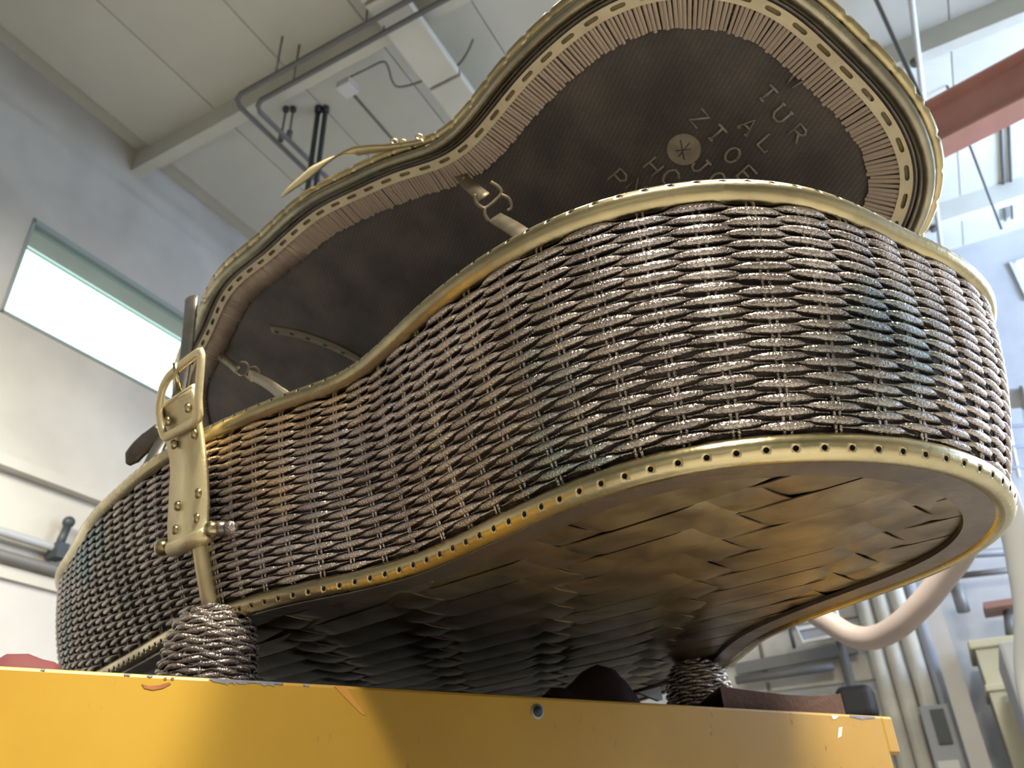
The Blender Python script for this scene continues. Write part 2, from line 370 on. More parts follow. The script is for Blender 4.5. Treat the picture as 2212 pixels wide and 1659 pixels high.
# hanging lamps out of view; left wall and far right ones added for brightness
lamp_labels = ['compact white ceiling lamp hanging behind the viewer', 'compact white ceiling lamp hanging above the lid', 'long white lamp added out of view to brighten the left wall', 'compact white ceiling lamp hanging above the right end of the case', 'long white lamp added out of view to brighten the right background']
for (p, e), lb, lsz in zip(LAMPS, lamp_labels, LSIZE):
    t = empty('ceiling_lamp', lb, 'lamp', 'hanging ceiling lamps')
    m = MB(); m.box((p[0], p[1], p[2] + (.14 if 'left wall' in lb else .03)), [(1, 0, 0), (0, 1, 0), ZV], (lsz[0] / 2 + .04, lsz[1] / 2 + .03, .05)); m.build('housing', M['white'], t, False)
    for sx in (-lsz[0] * .42, lsz[0] * .42): MB().tube([(p[0] + sx, p[1], p[2] + .08), (p[0] + sx, p[1], ZC + CEIL - .012)], .008, 6).build('suspension_rod', M['pipe'], t)

# ================================================================== CEILING FITTINGS
pz = 3.95
def rp(d, n, z): return list(R(d, n, z))
g = 'conduits under the ceiling'
A = [rp(2.055, -2.0, pz), rp(2.055, 2.77, pz), rp(2.075, 2.82, pz), rp(2.12, 2.845, pz), rp(3.6, 2.845, pz), rp(6.3, 2.845, pz)]
t = empty('ceiling_conduit', 'outer dark conduit that turns a corner below the ceiling joists', 'conduit', g)
MB().tube(A, .016, 8).build('pipe', M['pipe'], t)
A2 = [rp(2.148, -2.0, pz), rp(2.148, 2.70, pz), rp(2.168, 2.745, pz), rp(2.21, 2.768, pz), rp(3.6, 2.768, pz), rp(6.3, 2.768, pz)]
t2 = empty('ceiling_conduit', 'inner dark conduit running beside the outer one round the corner', 'conduit', g)
MB().tube(A2, .016, 8).build('pipe', M['pipe'], t2)
for nn in (2.5, 1.85, 1.2, .4):
    MB().tube([rp(2.055, nn, pz), rp(2.055, nn, CEIL - .012)], .006, 6).build('hanger', M['pipe'], t)
    MB().tube([rp(2.148, nn - .05, pz), rp(2.148, nn - .05, CEIL - .012)], .006, 6).build('hanger', M['pipe'], t2)
# light rods and dark drop pipes
for px, w_, lb in (((613, 300), .007, 'thin grey rod hanging left of the other thin rod'), ((629, 296), .007, 'thin grey rod hanging right of the other thin rod')):
    top = hit((px[0] + 5, 233), CAM + Vector((0, 0, CEIL - .012)), (0, 0, 1)); b = (top - CAM).dot(DV)
    rr = ray(px); low = CAM + rr * (b / rr.dot(DV))
    t = empty('hanger_rod', lb, 'rod', 'thin hanger rods')
    MB().tube([list(top), [top.x, top.y, low.z]], w_, 6).build('rod', M['pipe'], t)
    MB().tube([list(top - Vector((0, 0, .03))), list(top)], .02, 8).build('clamp', M['pipedark'], t)
    MB().tube([[top.x, top.y, low.z], [top.x, top.y, low.z + .06]], .02, 8).build('clamp', M['pipe'], t)
for x, lb in ((688, 'dark drop pipe left of the pair above the lid handle'), (704, 'dark drop pipe right of the pair above the lid handle')):
    top = hit((x, 232), CAM + Vector((0, 0, CEIL - .012)), (0, 0, 1))
    t = empty('drop_pipe', lb, 'pipe', 'dark drop pipes')
    MB().tube([list(top), [top.x, top.y, ZC + 3.3]], .017, 8).build('pipe', M['pipedark'], t)
    MB().tube([list(top), [top.x, top.y, top.z - .045]], .024, 10).build('flange', M['pipedark'], t)
# junction box and cable
jb = R(2.42, 2.28, CEIL - .215)
t = empty('junction_box', 'small pale square junction box under the ceiling joist', 'box')
bevel(MB().box(jb, [DV, NV, ZV], (.05, .05, .03)).build('box', M['white'], t, False), .006)
MB().tube([list(jb), list(jb + DV * 2.0)], .011, 6).build('conduit', M['pipe'], t)
cz = CEIL - .19
cp = [hit(p, CAM + Vector((0, 0, cz)), (0, 0, 1)) for p in ((745, 172), (790, 150), (828, 133), (840, 150), (846, 172), (858, 187), (885, 184), (920, 172), (955, 160), (990, 140), (1010, 112), (1022, 85))]
tag(MB().tube(smoothpath(cp, 5), .007, 6).build('ceiling_cable', M['pipe']), 'loose grey cable looping across the ceiling near the pale duct', 'cable')
# pale duct
t = empty('ceiling_duct', 'flat cream duct running along under the ceiling', 'duct')
for a, b in ((-1.5, 1.98), (2.0, 2.62), (2.64, 5.6)):
    bevel(rbox(MB(), a, b, 1.60, 1.82, CEIL - .30, CEIL - .24).build('duct_section', M['white'] if False else M['beam'], t, False), .006)
for d_ in (.6, 2.28, 4.02): MB().tube([rp(d_, 1.71, CEIL - .24), rp(d_, 1.71, CEIL)], .006, 6).build('hanger', M['pipe'], t)
t = empty('ceiling_pipe', 'long pale pipe running along the ceiling above the orange beam', 'pipe')
MB().tube([rp(1.0, -.83, CEIL - .21), rp(6.38, -.88, CEIL - .21)], .018, 8).build('pipe', M['white'], t)
for d_ in (2.28, 4.02, 5.76): MB().tube([rp(d_, -.84, CEIL - .22), rp(d_, -.84, CEIL - .18)], .026, 8).build('clamp', M['pipe'], t)
# ceiling cables right
t = tag(MB().tube([rp(4.5, -1.05, CEIL - .02), rp(4.86, -1.06, 3.30)], .008, 6).build('hanger_cable', M['pipe']), 'thin dark cable dropping from the ceiling to the orange beam', 'cable')
for q in (0, 1):
    tag(MB().tube([rp(4.6 + 0, -1.36 - .05 * q, CEIL - .02), rp(6.2, -1.40 - .05 * q, CEIL - .03)], .01, 6).build('ceiling_conduit', M['pipe']), ('left' if q == 0 else 'right') + ' thin conduit of the pair right of the orange beam', 'conduit', 'thin conduits right of the crane beam')
# orange crane beam
zb = 3.07
p0 = R(3.988, 1.5, zb); p1 = R(2.93, -3.1, zb)
dv = (p1 - p0).normalized(); nv_ = Vector((-dv.y, dv.x, 0)); L_ = (p1 - p0).length / 2; c0 = (p0 + p1) / 2
t = empty('crane_beam', 'orange steel crane beam at the upper right behind the lid', 'beam')
MB().box(c0, [dv, nv_, ZV], (L_, .008, .125)).build('web', M['crane'], t, False)
MB().box(c0 + Vector((0, 0, .13)), [dv, nv_, ZV], (L_, .07, .008)).build('top_flange', M['crane'], t, False)
MB().box(c0 - Vector((0, 0, .13)), [dv, nv_, ZV], (L_, .07, .008)).build('bottom_flange', M['crane'], t, False)
for q in (-.55, -.05, .6): MB().tube([list(c0 + dv * L_ * q + Vector((0, 0, .138))), list(c0 + dv * L_ * q + Vector((0, 0, CEIL - zb)))], .012, 6).build('hanger', M['pipe'], t)

# ================================================================== LEFT WALL PIPES
for z_, r_, lb in ((1.475, .022, 'upper grey pipe along the left wall'), (1.365, .028, 'dark pipe along the left wall just above the white paint')):
    t = empty('wall_pipe', lb, 'pipe', 'pipes along the left wall')
    MB().tube([rp(.4, WALL_N - .06, z_), rp(6.2, WALL_N - .06, z_)], r_, 10).build('pipe', M['greymach'] if z_ > 1.4 else M['pipe'], t)
    if z_ > 1.4:
        q = wleft((120, 1195), WALL_N - .06)
        qd = (q - CAM).dot(DV)
        rbox(MB(), qd - .03, qd + .03, WALL_N - .12, WALL_N - .03, z_ - .06, z_ + .02).build('clamp', M['pipedark'], t, False)
        MB().tube([rp(qd, WALL_N - .07, z_), rp(qd + .02, WALL_N - .07, z_ + .14)], .022, 8).build('valve_stem', M['pipedark'], t)
        V, F = sphere(R(qd + .02, WALL_N - .07, z_ + .15), .032); mesh('valve_knob', V, F, M['pipedark'], t)
t = rbox(MB(), FRONT_D, WALL_D, WALL_N - .04, WALL_N - .015, 1.27, 1.33).build('trim_1', M['conc'], None, False); struct(t)

# ================================================================== RIGHT BACKGROUND
def vpost(name, label, cat, x_bot, y_bot, d, rad, z1, m, group=None, square=False):
    p = wback((x_bot, y_bot), d); q = Vector((p.x, p.y, 0))
    t = MB()
    if square: t.box(q + Vector((0, 0, (ZC + z1) / 2)), [DV, NV, ZV], (rad, rad, (ZC + z1) / 2))
    else: t.tube([[q.x, q.y, 0], [q.x, q.y, ZC + z1]], rad, 10)
    o = t.build(name, m, None, not square); tag(o, label, cat, group); return o
gp = 'painted pipes on the back wall'
vpost('vertical_pipe', 'leftmost thick white vertical pipe left of the pale steel post', 'pipe', 1960, 1659, 6.24, .055, 1.9, M['block'], gp)
vpost('vertical_pipe', 'second thick white vertical pipe counted from the left', 'pipe', 2001, 1659, 6.24, .058, 1.9, M['block'], gp)
vpost('vertical_pipe', 'third thick white vertical pipe counted from the left', 'pipe', 2046, 1659, 6.24, .058, 1.9, M['block'], gp)
vpost('vertical_pipe', 'thin grey vertical pipe beside the pale steel post', 'pipe', 2084, 1659, 6.24, .04, 1.9, M['greymach'], gp)
vpost('steel_post', 'pale square steel post right of the white pipes', 'post', 2120, 1659, 5.9, .055, 1.42, M['concwhite'], None, True)
vpost('thin_pole', 'thin dark pole left of the white pipes', 'pole', 1868, 1600, 6.1, .03, 1.35, M['pipe'])
# electrical box on the pipes
c = wback((2052, 1592), 6.1)
t = empty('switch_box', 'grey electrical switch box with a handle on the white pipes', 'box')
bevel(MB().box(c, [DV, NV, ZV], (.05, .13, .19)).build('box', M['greymach'], t, False), .01)
MB().box(c - DV * .06 + NV * .03 + Vector((0, 0, .06)), [DV, NV, ZV], (.015, .04, .10)).build('handle', M['pipedark'], t, False)
MB().box(c - DV * .055 + NV * .05 - Vector((0, 0, .16)), [DV, NV, ZV], (.012, .06, .025)).build('label_plate', M['white'], t, False)
# cream cabinet
a0 = wback((2118, 1659), 5.6); 
cb = wback((2190, 1500), 5.6); cn = (cb - CAM).dot(NV)
n_l = (wback((2112, 1420), 5.6) - CAM).dot(NV); z_t = (wback((2130, 1400), 5.6) - CAM).z
t = empty('cream_cabinet', 'cream painted metal cabinet standing right of the pale post', 'cabinet')
rbox(MB(), 5.6, 6.2, n_l, n_l - 1.1, FL, z_t).build('body', M['cream'], t, False)
bevel(rbox(MB(), 5.57, 6.22, n_l + .03, n_l - 1.13, z_t, z_t + .05).build('cornice', M['cream'], t, False), .01)
bevel(rbox(MB(), 5.58, 6.2, n_l + .015, n_l - 1.115, z_t - .24, z_t - .20).build('moulding', M['cream'], t, False), .008)
for q in (0, 1):
    dd = rbox(MB(), 5.57, 5.6, n_l - .08 - .5 * q, n_l - .52 - .5 * q, FL + .1, z_t - .30).build('door', M['cream'], t, False); bevel(dd, .01)
    rbox(MB(), 5.555, 5.57, n_l - .16 - .5 * q, n_l - .44 - .5 * q, FL + .2, z_t - .4).build('door_panel', M['cream'], dd, False)
# grey machine
n_m = (wback((2165, 1420), 4.6) - CAM).dot(NV); z_m = (wback((2180, 1385), 4.6) - CAM).z
t = empty('grey_machine', 'tall grey machine housing at the right edge beside the cream cabinet', 'machine')
bevel(rbox(MB(), 4.6, 5.3, n_m, n_m - 1.0, FL, z_m).build('housing', M['greymach'], t, False), .02)
bevel(rbox(MB(), 4.58, 5.3, n_m - .03, n_m - 1.0, FL + .3, z_m - .25).build('access_panel', M['greymach'], t, False), .01)
rbox(MB(), 4.7, 5.2, n_m - .1, n_m - .9, z_m, z_m + .04).build('top_cap', M['white'], t, False)
# wall panelling: pale blocks laid in courses on the back wall, seen under the case
t0 = wback((1560, 1659)); bn0 = (wback((1540, 1480)) - CAM).dot(NV); bn1 = (wback((1960, 1400)) - CAM).dot(NV)
zr = [(.30, .62), (.66, .92), (.98, 1.16), (1.20, 1.38), (1.42, 1.62), (1.68, 1.90)]
for z0, z1 in zr:
    x = bn0
    while x > bn1:
        wdt = random.choice((.42, .55, .68)); x2 = max(bn1, x - wdt)
        o = rbox(MB(), WALL_D - random.uniform(.03, .06), WALL_D + .02, x - .012, x2 + .012, z0, z1).build('wall_block', M['block'], wall_back, False); bevel(o, .008, 1)
        x = x2
rail = empty('wall_rail', 'dark steel rail along the back wall below the framed fixture', 'rail')
q0 = wback((1590, 1446), 6.25); q1 = wback((1850, 1398), 6.25)
MB().box((q0 + q1) / 2, [DV, (q1 - q0).normalized(), ZV], (.02, (q1 - q0).length / 2, .04)).build('bar', M['pipe'], rail, False)
for f_ in (.2, .8):
    q = q0.lerp(q1, f_); MB().box(q + DV * .07, [DV, NV, ZV], (.06, .02, .02)).build('bracket', M['pipe'], rail, False)
for (a, b, r_, lb) in (((1600, 1300), (1850, 1255), .035, 'upper grey pipe along the back wall behind the hose'), ((1800, 1215), (2212, 1190), .03, 'grey pipe along the back wall right of the hose'), ((2060, 1245), (2212, 1228), .022, 'thin dark pipe along the back wall right of the hose'), ((1590, 1470), (1800, 1440), .03, 'lower grey pipe along the back wall above the leather sheet')):
    qa, qb = wback(a, 6.22), wback(b, 6.22)
    tag(MB().tube([list(qa), list(qb)], r_, 8).build('wall_pipe', M['pipe'] if 'upper' in lb or 'lower' in lb else M['pipe']), lb, 'pipe', 'pipes along the back wall')
# framed fixture
t = empty('framed_fixture', 'white metal framed light fixture on the wall left of the hose', 'light fixture')
c = [wback(p, 5.9) for p in ((1716, 1345), (1800, 1330), (1818, 1368), (1735, 1388))]
MB().tube([list(p) for p in c], .014, 8, closed=True).build('frame', M['white'], t)
ctr = sum(c, Vector()) / 4
ax1 = (c[1] - c[0]).normalized(); ax2 = (c[3] - c[0]); ax2 = (ax2 - ax1 * ax2.dot(ax1)).normalized()
MB().box(ctr + DV * .05, [DV, ax1, ax2], (.03, .13, .07)).build('housing', M['greymach'], t, False)
MB().box(ctr - ax2 * .02, [DV, ax1, ax2], (.01, .13, .012)).build('tube_lamp', M['white'], t, False)
up_ = [wback(p, 5.9) for p in ((1795, 1290), (1812, 1340), (1822, 1372))]
MB().tube([list(p) for p in up_], .014, 8).build('hanger', M['white'], t)
ch = [wback(p, 5.9) for p in ((1712, 1330), (1708, 1365), (1716, 1400))]
MB().tube([list(p) for p in ch], .014, 6).build('chain', M['pipedark'], t)
# dark motor and leaning board behind the cart
c = wback((1852, 1520), 5.6)
t = empty('dark_motor', 'black round motor on the floor stand beyond the leather sheet', 'motor')
bevel(MB().box(c, [DV, NV, ZV], (.10, .11, .10)).build('casing', M['black'], t, False), .05, 4)
MB().box(c - Vector((0, 0, .6)), [DV, NV, ZV], (.1, .1, .5)).build('stand', M['pipedark'], t, False)
MB().tube([list(c + NV * .14), list(c + NV * .3 + Vector((0, 0, .03)))], .04, 8).build('shaft', M['pipedark'], t)
# bracket and red shelf at right
t = empty('wall_shelf', 'small reddish shelf on dark brackets at the right edge', 'shelf')
c = wback((2200, 1308), 6.1)
MB().box(c - NV * .15, [DV, NV, ZV], (.15, .35, .02)).build('board', mat('red_brown_board', (.30, .16, .13), .7), t, False)
MB().tube([list(wback((2176, 1318), 6.1)), list(wback((2182, 1372), 6.1))], .03, 6).build('bracket', M['pipe'], t)
tag(MB().tube([list(wback((2064, 1262), 6.0)), list(wback((2082, 1322), 6.0))], .04, 8).build('pipe_stub', M['pipe']), 'short dark pipe stub hanging right of the hose', 'pipe')
# big grey pipe and lattice upper right
t = empty('large_pipe', 'large pale horizontal pipe behind the right end of the case', 'pipe')
qa, qb = wback((2080, 872), 5.4), wback((2300, 850), 5.4)
dq = (qb - qa); qa, qb = qa - dq * 2.2, qb + dq * 2.0
MB().tube([list(qa), list(qb)], .065, 14).build('pipe', M['hosegrey'], t)
MB().tube([list(qa.lerp(qb, .535)), list(qa.lerp(qb, .545))], .08, 14).build('coupling', M['hosegrey'], t)
t = empty('window_lattice', 'pale metal lattice on the wall below the large pipe', 'lattice')
for y in (920, 965, 1010): MB().tube([list(wback((2110, y + 8), 6.3)), list(wback((2260, y - 6), 6.3))], .016, 6).build('bar', M['greymach'], t)
for x in (2150, 2185, 2225): MB().tube([list(wback((x - 14, 880), 6.3)), list(wback((x + 16, 1030), 6.3))], .014, 6).build('bar', M['white'], t)
# hoses
hp = [depth(p, z) for p, z in (((1680, 1180), 2.15), ((1745, 1306), 2.1), ((1795, 1347), 2.05), ((1843, 1374), 2.0), ((1890, 1377), 1.95), ((1940, 1352), 1.9), ((1990, 1306), 1.86), ((2036, 1250), 1.83), ((2078, 1192), 1.8), ((2105, 1120), 1.78), ((2110, 1000), 1.78), ((2095, 850), 1.8))]
a_, b_ = hp[0], hp[-1]; top_z = ZC + CEIL - .012      # both ends rise to the ceiling behind the case
hp = [Vector((a_.x - .05, a_.y + .06, top_z)), Vector((a_.x - .05, a_.y + .06, a_.z + .9)), Vector((a_.x - .03, a_.y + .04, a_.z + .35))] + hp + [Vector((b_.x, b_.y, b_.z + .4)), Vector((b_.x, b_.y, b_.z + 1.0)), Vector((b_.x, b_.y, top_z))]
P_ = smoothpath(hp, 10); rr = .0285 * np.ones(len(P_))
t = empty('sagging_hose', 'thick beige hose sagging in a curve under the right end of the case', 'hose')
MB().tube(P_, rr, 16).build('hose', M['hose'], t)
hp = [depth(p, 2.2) for p in ((2120, 990), (2150, 1040), (2172, 1080), (2192, 1150), (2208, 1230), (2222, 1330), (2230, 1500))]
a_, b_ = hp[0], hp[-1]
hp = [Vector((a_.x, a_.y, top_z)), Vector((a_.x, a_.y, a_.z + .7)), Vector((a_.x, a_.y, a_.z + .2))] + hp + [Vector((b_.x, b_.y, b_.z - .3)), Vector((b_.x, b_.y, .036))]
t = tag(MB().tube(smoothpath(hp, 8), .036, 16).build('grey_hose', M['hosegrey']), 'thick pale grey hose hanging down right of the case', 'hose')

# ================================================================== YELLOW CART
ZT = .62
def cu(a, b, z):      # a along the cart edge, b behind the edge (units), from the left end of the visible edge
    return U(-1.77 + .866 * a - .5 * b, 2.73 + .5 * a + .866 * b, z)
cart = empty('yellow_cart', 'yellow painted steel cart with chipped edges carrying the case', 'cart')
AX = np.array([.866, .5, 0]); BX = np.array([-.5, .866, 0])
LEN = 4.50
def cbox(a0, a1, b0, b1, z0, z1):
    return MB().box(cu((a0 + a1) / 2, (b0 + b1) / 2, (z0 + z1) / 2), [AX, BX, ZV], (abs(a1 - a0) / 2 * S, abs(b1 - b0) / 2 * S, abs(z1 - z0) / 2 * S))
bevel(cbox(-2.2, LEN - .09, 0, .05, -.55, ZT).build('front_plate', M['yellow'], cart, False), .003)
bevel(cbox(-2.2, LEN - .09, .05, 4.6, ZT - .06, ZT - .002).build('deck', mat('dark_deck_mat', (.035, .028, .025), .8, col2=(.02, .017, .016), scale=20), cart, False), .003)
bevel(cbox(LEN - .10, LEN, .0, .05, ZT - .20, ZT).build('corner_tab', M['yellow'], cart, False), .003)
bevel(cbox(-2.2, LEN - .09, 4.55, 4.6, -.55, ZT - .06).build('back_plate', M['yellow'], cart, False), .003)
bevel(cbox(LEN - .14, LEN - .09, .05, 4.55, -.55, ZT - .06).build('end_plate', M['yellow'], cart, False), .003)
bevel(cbox(-2.2, -2.15, .05, 4.55, -.55, ZT - .06).build('end_plate', M['yellow'], cart, False), .003)
FLU = -ZC / S
for a in (-2.05, LEN - .3):
    for b in (.15, 4.4): bevel(cbox(a - .1, a + .1, b - .1, b + .1, FLU, -.5).build('leg', M['yellow'], cart, False), .004)
# bolt hole: black disc stands in for its shaded inside
def on_face(px): return np.array(hit(px, Vector(cu(0, 0, 0)), Vector(BX)))
hc = on_face((1161, 1537))
V, F = tube([hc - BX * .0012, hc + BX * .0002], .0052, 20); mesh('bolt_hole_disc', V, F, M['black'], cart)
V, F = tube([hc - BX * .0006, hc + BX * .0004], .0072, 20); mesh('washer', V, F, M['chip'], cart)
# chipped paint: thin bare-metal flakes lying on the plate edge
def flake(name, pts, m, lift=.0004):
    P3 = [on_face(p) - BX * lift for p in pts]; Q3 = [p + BX * lift * .9 for p in P3]; k = len(P3)
    F = [tuple(range(k))] + [(i, (i + 1) % k, k + (i + 1) % k, k + i) for i in range(k)]
    return mesh(name, P3 + Q3, F, m, cart, False)
def topedge(x): return 1437 + (x / 1925.0) * 111
def ragged(x0, x1, dep):
    xs = np.linspace(x0, x1, max(5, int((x1 - x0) / 4))); b = [(x, topedge(x) + 2.0) for x in xs]
    low = [(x, topedge(x) + 3.0 + dep * (.35 + .65 * random.random()) * math.sin(math.pi * (i + .6) / (len(xs) + .4)) ** .5) for i, x in enumerate(xs)]
    return b + low[::-1]
for x0, x1, dp in ((452, 552, 13), (552, 612, 11), (655, 668, 7), (268, 282, 5), (1835, 1890, 9), (318, 330, 5), (88, 98, 6)):
    flake('paint_chip', ragged(x0, x1, dp), M['chip'])
flake('rust_scratch', [(306, 1478), (322, 1482), (345, 1480), (366, 1474), (369, 1478), (352, 1487), (330, 1491), (312, 1487)], M['rust'])
flake('paint_nick', [(1812, 1572), (1819, 1570), (1817, 1590), (1810, 1594)], M['white'])
flake('paint_nick', [(1796, 1546), (1812, 1546), (1806, 1553), (1799, 1554)], M['white'])
flake('paint_nick', [(354, 1464), (360, 1463), (360, 1468), (355, 1469)], M['rust'])
flake('paint_nick', [(369, 1464), (375, 1463), (376, 1468), (370, 1469)], M['rust'])
flake('pink_smear', [(722, 1482), (745, 1482), (790, 1545), (780, 1542), (748, 1510)], mat('pink_smear', (.44, .21, .035), .5))

# ================================================================== THINGS ON THE CART
DK = ZC + S * (ZT - .002)
def on_deck(px, b):     # pixel -> point on a vertical plane parallel to the edge, b behind it
    return np.array(hit(px, Vector(cu(0, b, 0)), Vector(BX)))
# leather sheet, hanging slightly over the edge
def sheet(name, top, bot, b0, b1, m, label, cat):
    """a curled sheet: front edge follows 'top' pixels, then falls back to the deck"""
    F_ = [on_deck(p, b0) for p in top]; k = len(F_); V = []
    for j in range(4):
        t_ = j / 3
        for i, p in enumerate(F_):
            q = p + BX * S * (b1 - b0) * t_; z = p[2] * (1 - t_) + (DK + .002) * t_; V.append([q[0], q[1], max(z, DK + .001)])
    base = len(V)
    for i, p in enumerate(F_): V.append([p[0], p[1], max(DK + .0005, DK)])
    Fc = grid_faces(4, k, False, False) + [(i, i + 1, base + i + 1, base + i) for i in range(k - 1)]
    o = mesh(name, V, Fc, m, None, False); sm = o.modifiers.new('solid', 'SOLIDIFY'); sm.thickness = .0012; sm.offset = -1
    tag(o, label, cat); return o
sheet('leather_sheet', [(1555, 1484), (1600, 1491), (1650, 1497), (1700, 1503), (1750, 1505), (1790, 1504), (1815, 1500)], None, .06, .36, M['leather'], 'brown leather sheet lying curled on the cart beside the far leg', 'leather sheet')
# crumpled dark cloth
def lump(name, pxs, b, m, label, cat):
    t = None
    prof = [on_deck(p, b) for p in pxs]; V = []; rows = 7
    for j in range(rows):
        a = math.pi * j / (rows - 1)
        for i, p in enumerate(prof):
            h = max(p[2] - DK, .0015); q = np.array([p[0], p[1], 0]) + BX * .028 * (-math.cos(a)) * (.4 + h / .05)
            V.append([q[0], q[1], DK + .0005 + h * math.sin(a) ** .8 * (1 + .015 * math.sin(3 * i + 2 * j))])
    o = mesh(name, V, grid_faces(rows, len(prof), False, False), m); sm = o.modifiers.new('solid', 'SOLIDIFY'); sm.thickness = .001
    tag(o, label, cat); return o
lump('crumpled_cloth', [(1178, 1502), (1190, 1490), (1205, 1487), (1222, 1490), (1240, 1474), (1258, 1455), (1275, 1443), (1290, 1440), (1305, 1446), (1318, 1460), (1330, 1470), (1340, 1482), (1352, 1500), (1360, 1514)], .55, M['cloth'], 'dark crumpled cloth under the middle of the case', 'cloth')
lump('red_cloth', [(-120, 1440), (-60, 1425), (0, 1424), (14, 1417), (35, 1415), (60, 1417), (90, 1426), (115, 1434), (130, 1441)], .75, M['red'], 'folded red cloth on the left end of the cart', 'cloth')
# papers, upright folded tent
p = [on_deck(q, .5) for q in ((1352, 1492), (1367, 1495), (1367, 1520), (1354, 1519))]
V = p + [q + BX * .012 for q in p]
tag(mesh('paper_stub', V, [(0, 1, 2, 3), (7, 6, 5, 4), (0, 4, 5, 1), (1, 5, 6, 2), (2, 6, 7, 3), (3, 7, 4, 0)], M['paper'], None, False), 'small upright piece of white paper beside the dark cloth', 'paper')
p = [on_deck(q, 1.1) for q in ((1380, 1496), (1426, 1483), (1432, 1512), (1424, 1514))]
V = p + [q + BX * .006 for q in p]
tag(mesh('torn_paper', V, [(0, 1, 2, 3), (7, 6, 5, 4), (0, 4, 5, 1), (1, 5, 6, 2), (2, 6, 7, 3), (3, 7, 4, 0)], M['paper'], None, False), 'torn triangle of white paper next to the far leg', 'paper')

# ================================================================== THE CASE
OC = np.array([[1.612,2.445],[1.339,2.219],[1.008,2.097],[0.653,2.087],[0.327,2.225],[0.077,2.468],[-0.144,2.728],[-0.368,2.987],[-0.651,3.179],[-0.966,3.316],[-1.256,3.499],[-1.516,3.722],[-1.755,3.965],[-1.976,4.225],[-2.202,4.48],[-2.43,4.73],[-2.656,4.979],[-2.871,5.241],[-3.076,5.546],[-3.216,5.93],[-3.222,6.375],[-3.079,6.807],[-2.818,7.187],[-2.476,7.473],[-2.087,7.69],[-1.655,7.81],[-1.195,7.855],[-0.718,7.775],[-0.302,7.601],[0.054,7.362],[0.345,7.075],[0.58,6.763],[0.771,6.436],[0.933,6.103],[1.079,5.768],[1.206,5.426],[1.272,5.076],[1.278,4.731],[1.291,4.388],[1.393,4.061],[1.536,3.751],[1.693,3.447],[1.813,3.117],[1.786,2.759]])
TC_ = np.array([[1.727,2.35],[1.372,2.162],[1.039,1.934],[0.611,1.867],[0.182,2.006],[-0.136,2.268],[-0.369,2.534],[-0.55,2.782],[-0.754,2.992],[-1.064,3.132],[-1.38,3.331],[-1.682,3.543],[-1.958,3.78],[-2.196,4.034],[-2.426,4.278],[-2.638,4.542],[-2.831,4.828],[-3.04,5.116],[-3.285,5.442],[-3.462,5.887],[-3.461,6.412],[-3.289,6.912],[-2.988,7.341],[-2.604,7.658],[-2.171,7.895],[-1.695,8.024],[-1.186,8.07],[-0.659,7.981],[-0.201,7.79],[0.189,7.528],[0.507,7.217],[0.755,6.88],[0.954,6.534],[1.119,6.189],[1.266,5.844],[1.4,5.481],[1.471,5.097],[1.477,4.736],[1.487,4.422],[1.579,4.133],[1.716,3.839],[1.878,3.527],[2.011,3.144],[2.012,2.692]])
LO = np.array([0.03,0.07,0.07,0.06,0.07,0.06,0.06,0.05,0.04,0.06,0.06,0.09,0.08,0.09,0.14,0.16,0.13,0.11,0.1,0.08,0.07,0.07,0.06,0.05,0.05,0.05,0.04,0.04,0.04,0.03,0.03,0.03,0.03,0.03,0.03,0.02,0.02,0.02,0.02,0.01,0.01,0.0,-0.01,-0.0])
HT = 1.83; LA, LTH, LSL, LMH = math.radians(132.26), math.radians(28.657), -.0396, 5.2687
K = len(OC)
def bsp(C, u):
    u = np.asarray(u) % len(C); i = np.floor(u).astype(int); t = (u - i)[:, None]
    g = lambda k: C[(i + k) % len(C)]
    return (g(-1) * (1 - t) ** 3 + g(0) * (3 * t ** 3 - 6 * t ** 2 + 4) + g(1) * (-3 * t ** 3 + 3 * t ** 2 + 3 * t + 1) + g(2) * t ** 3) / 6
def norm2(P):
    t = np.roll(P, -1, 0) - np.roll(P, 1, 0); t /= np.linalg.norm(t, axis=1)[:, None]; n = np.stack([t[:, 1], -t[:, 0]], 1)
    if ((P - P.mean(0)) * n).sum() < 0: n = -n
    return n
def arcs(P):
    Q = np.vstack([P, P[:1]]); return np.r_[0, np.cumsum(np.linalg.norm(np.diff(Q, axis=0), axis=1))]
DENSE = 2200
ud = np.arange(DENSE) * K / DENSE
Od = bsp(OC, ud); Td = bsp(TC_, ud)
LC = TC_ + LO[:, None] * norm2(TC_)
Ld = bsp(LC, ud)
def resample(P, s):      # P dense closed curve, s arclength positions
    a = arcs(P); Q = np.vstack([P, P[:1]]); return np.stack([np.interp(s % a[-1], a, Q[:, k]) for k in range(P.shape[1])], 1)
def resamp_attr(P, A, s):   # attribute A of dense closed curve P at arclength s
    a = arcs(P); return np.stack([np.interp(s % a[-1], a, np.r_[A[:, k], A[:1, k]]) for k in range(A.shape[1])], 1)
def inset(P, d):
    Q = P - norm2(P) * d; return Q
Md = (Od + Td) / 2
am = arcs(Md); LM = am[-1]
def wall(s, v, off):
    """s arclength on the mid curve, v 0..1 from bottom to top, off outward"""
    a = am; Q = lambda P: np.stack([np.interp(s % LM, a, np.r_[P[:, k], P[:1, k]]) for k in (0, 1)], 1)
    o, t = Q(Od), Q(Td); nn = Q(norm2(Md)); nn /= np.linalg.norm(nn, axis=1)[:, None]
    v = np.asarray(v, float) * np.ones(len(s))
    off = np.asarray(off) * np.ones(len(s))
    P = o + (t - o) * v[:, None] + nn * (off + .035 * np.sin(math.pi * v))[:, None]
    return np.stack([S * P[:, 0], S * P[:, 1], ZC + S * (1 + (HT - 1) * v)], 1), nn
case = empty('guitar_case', 'open guitar-shaped bronze wicker case standing on two wicker legs', 'case')
case_z = 0
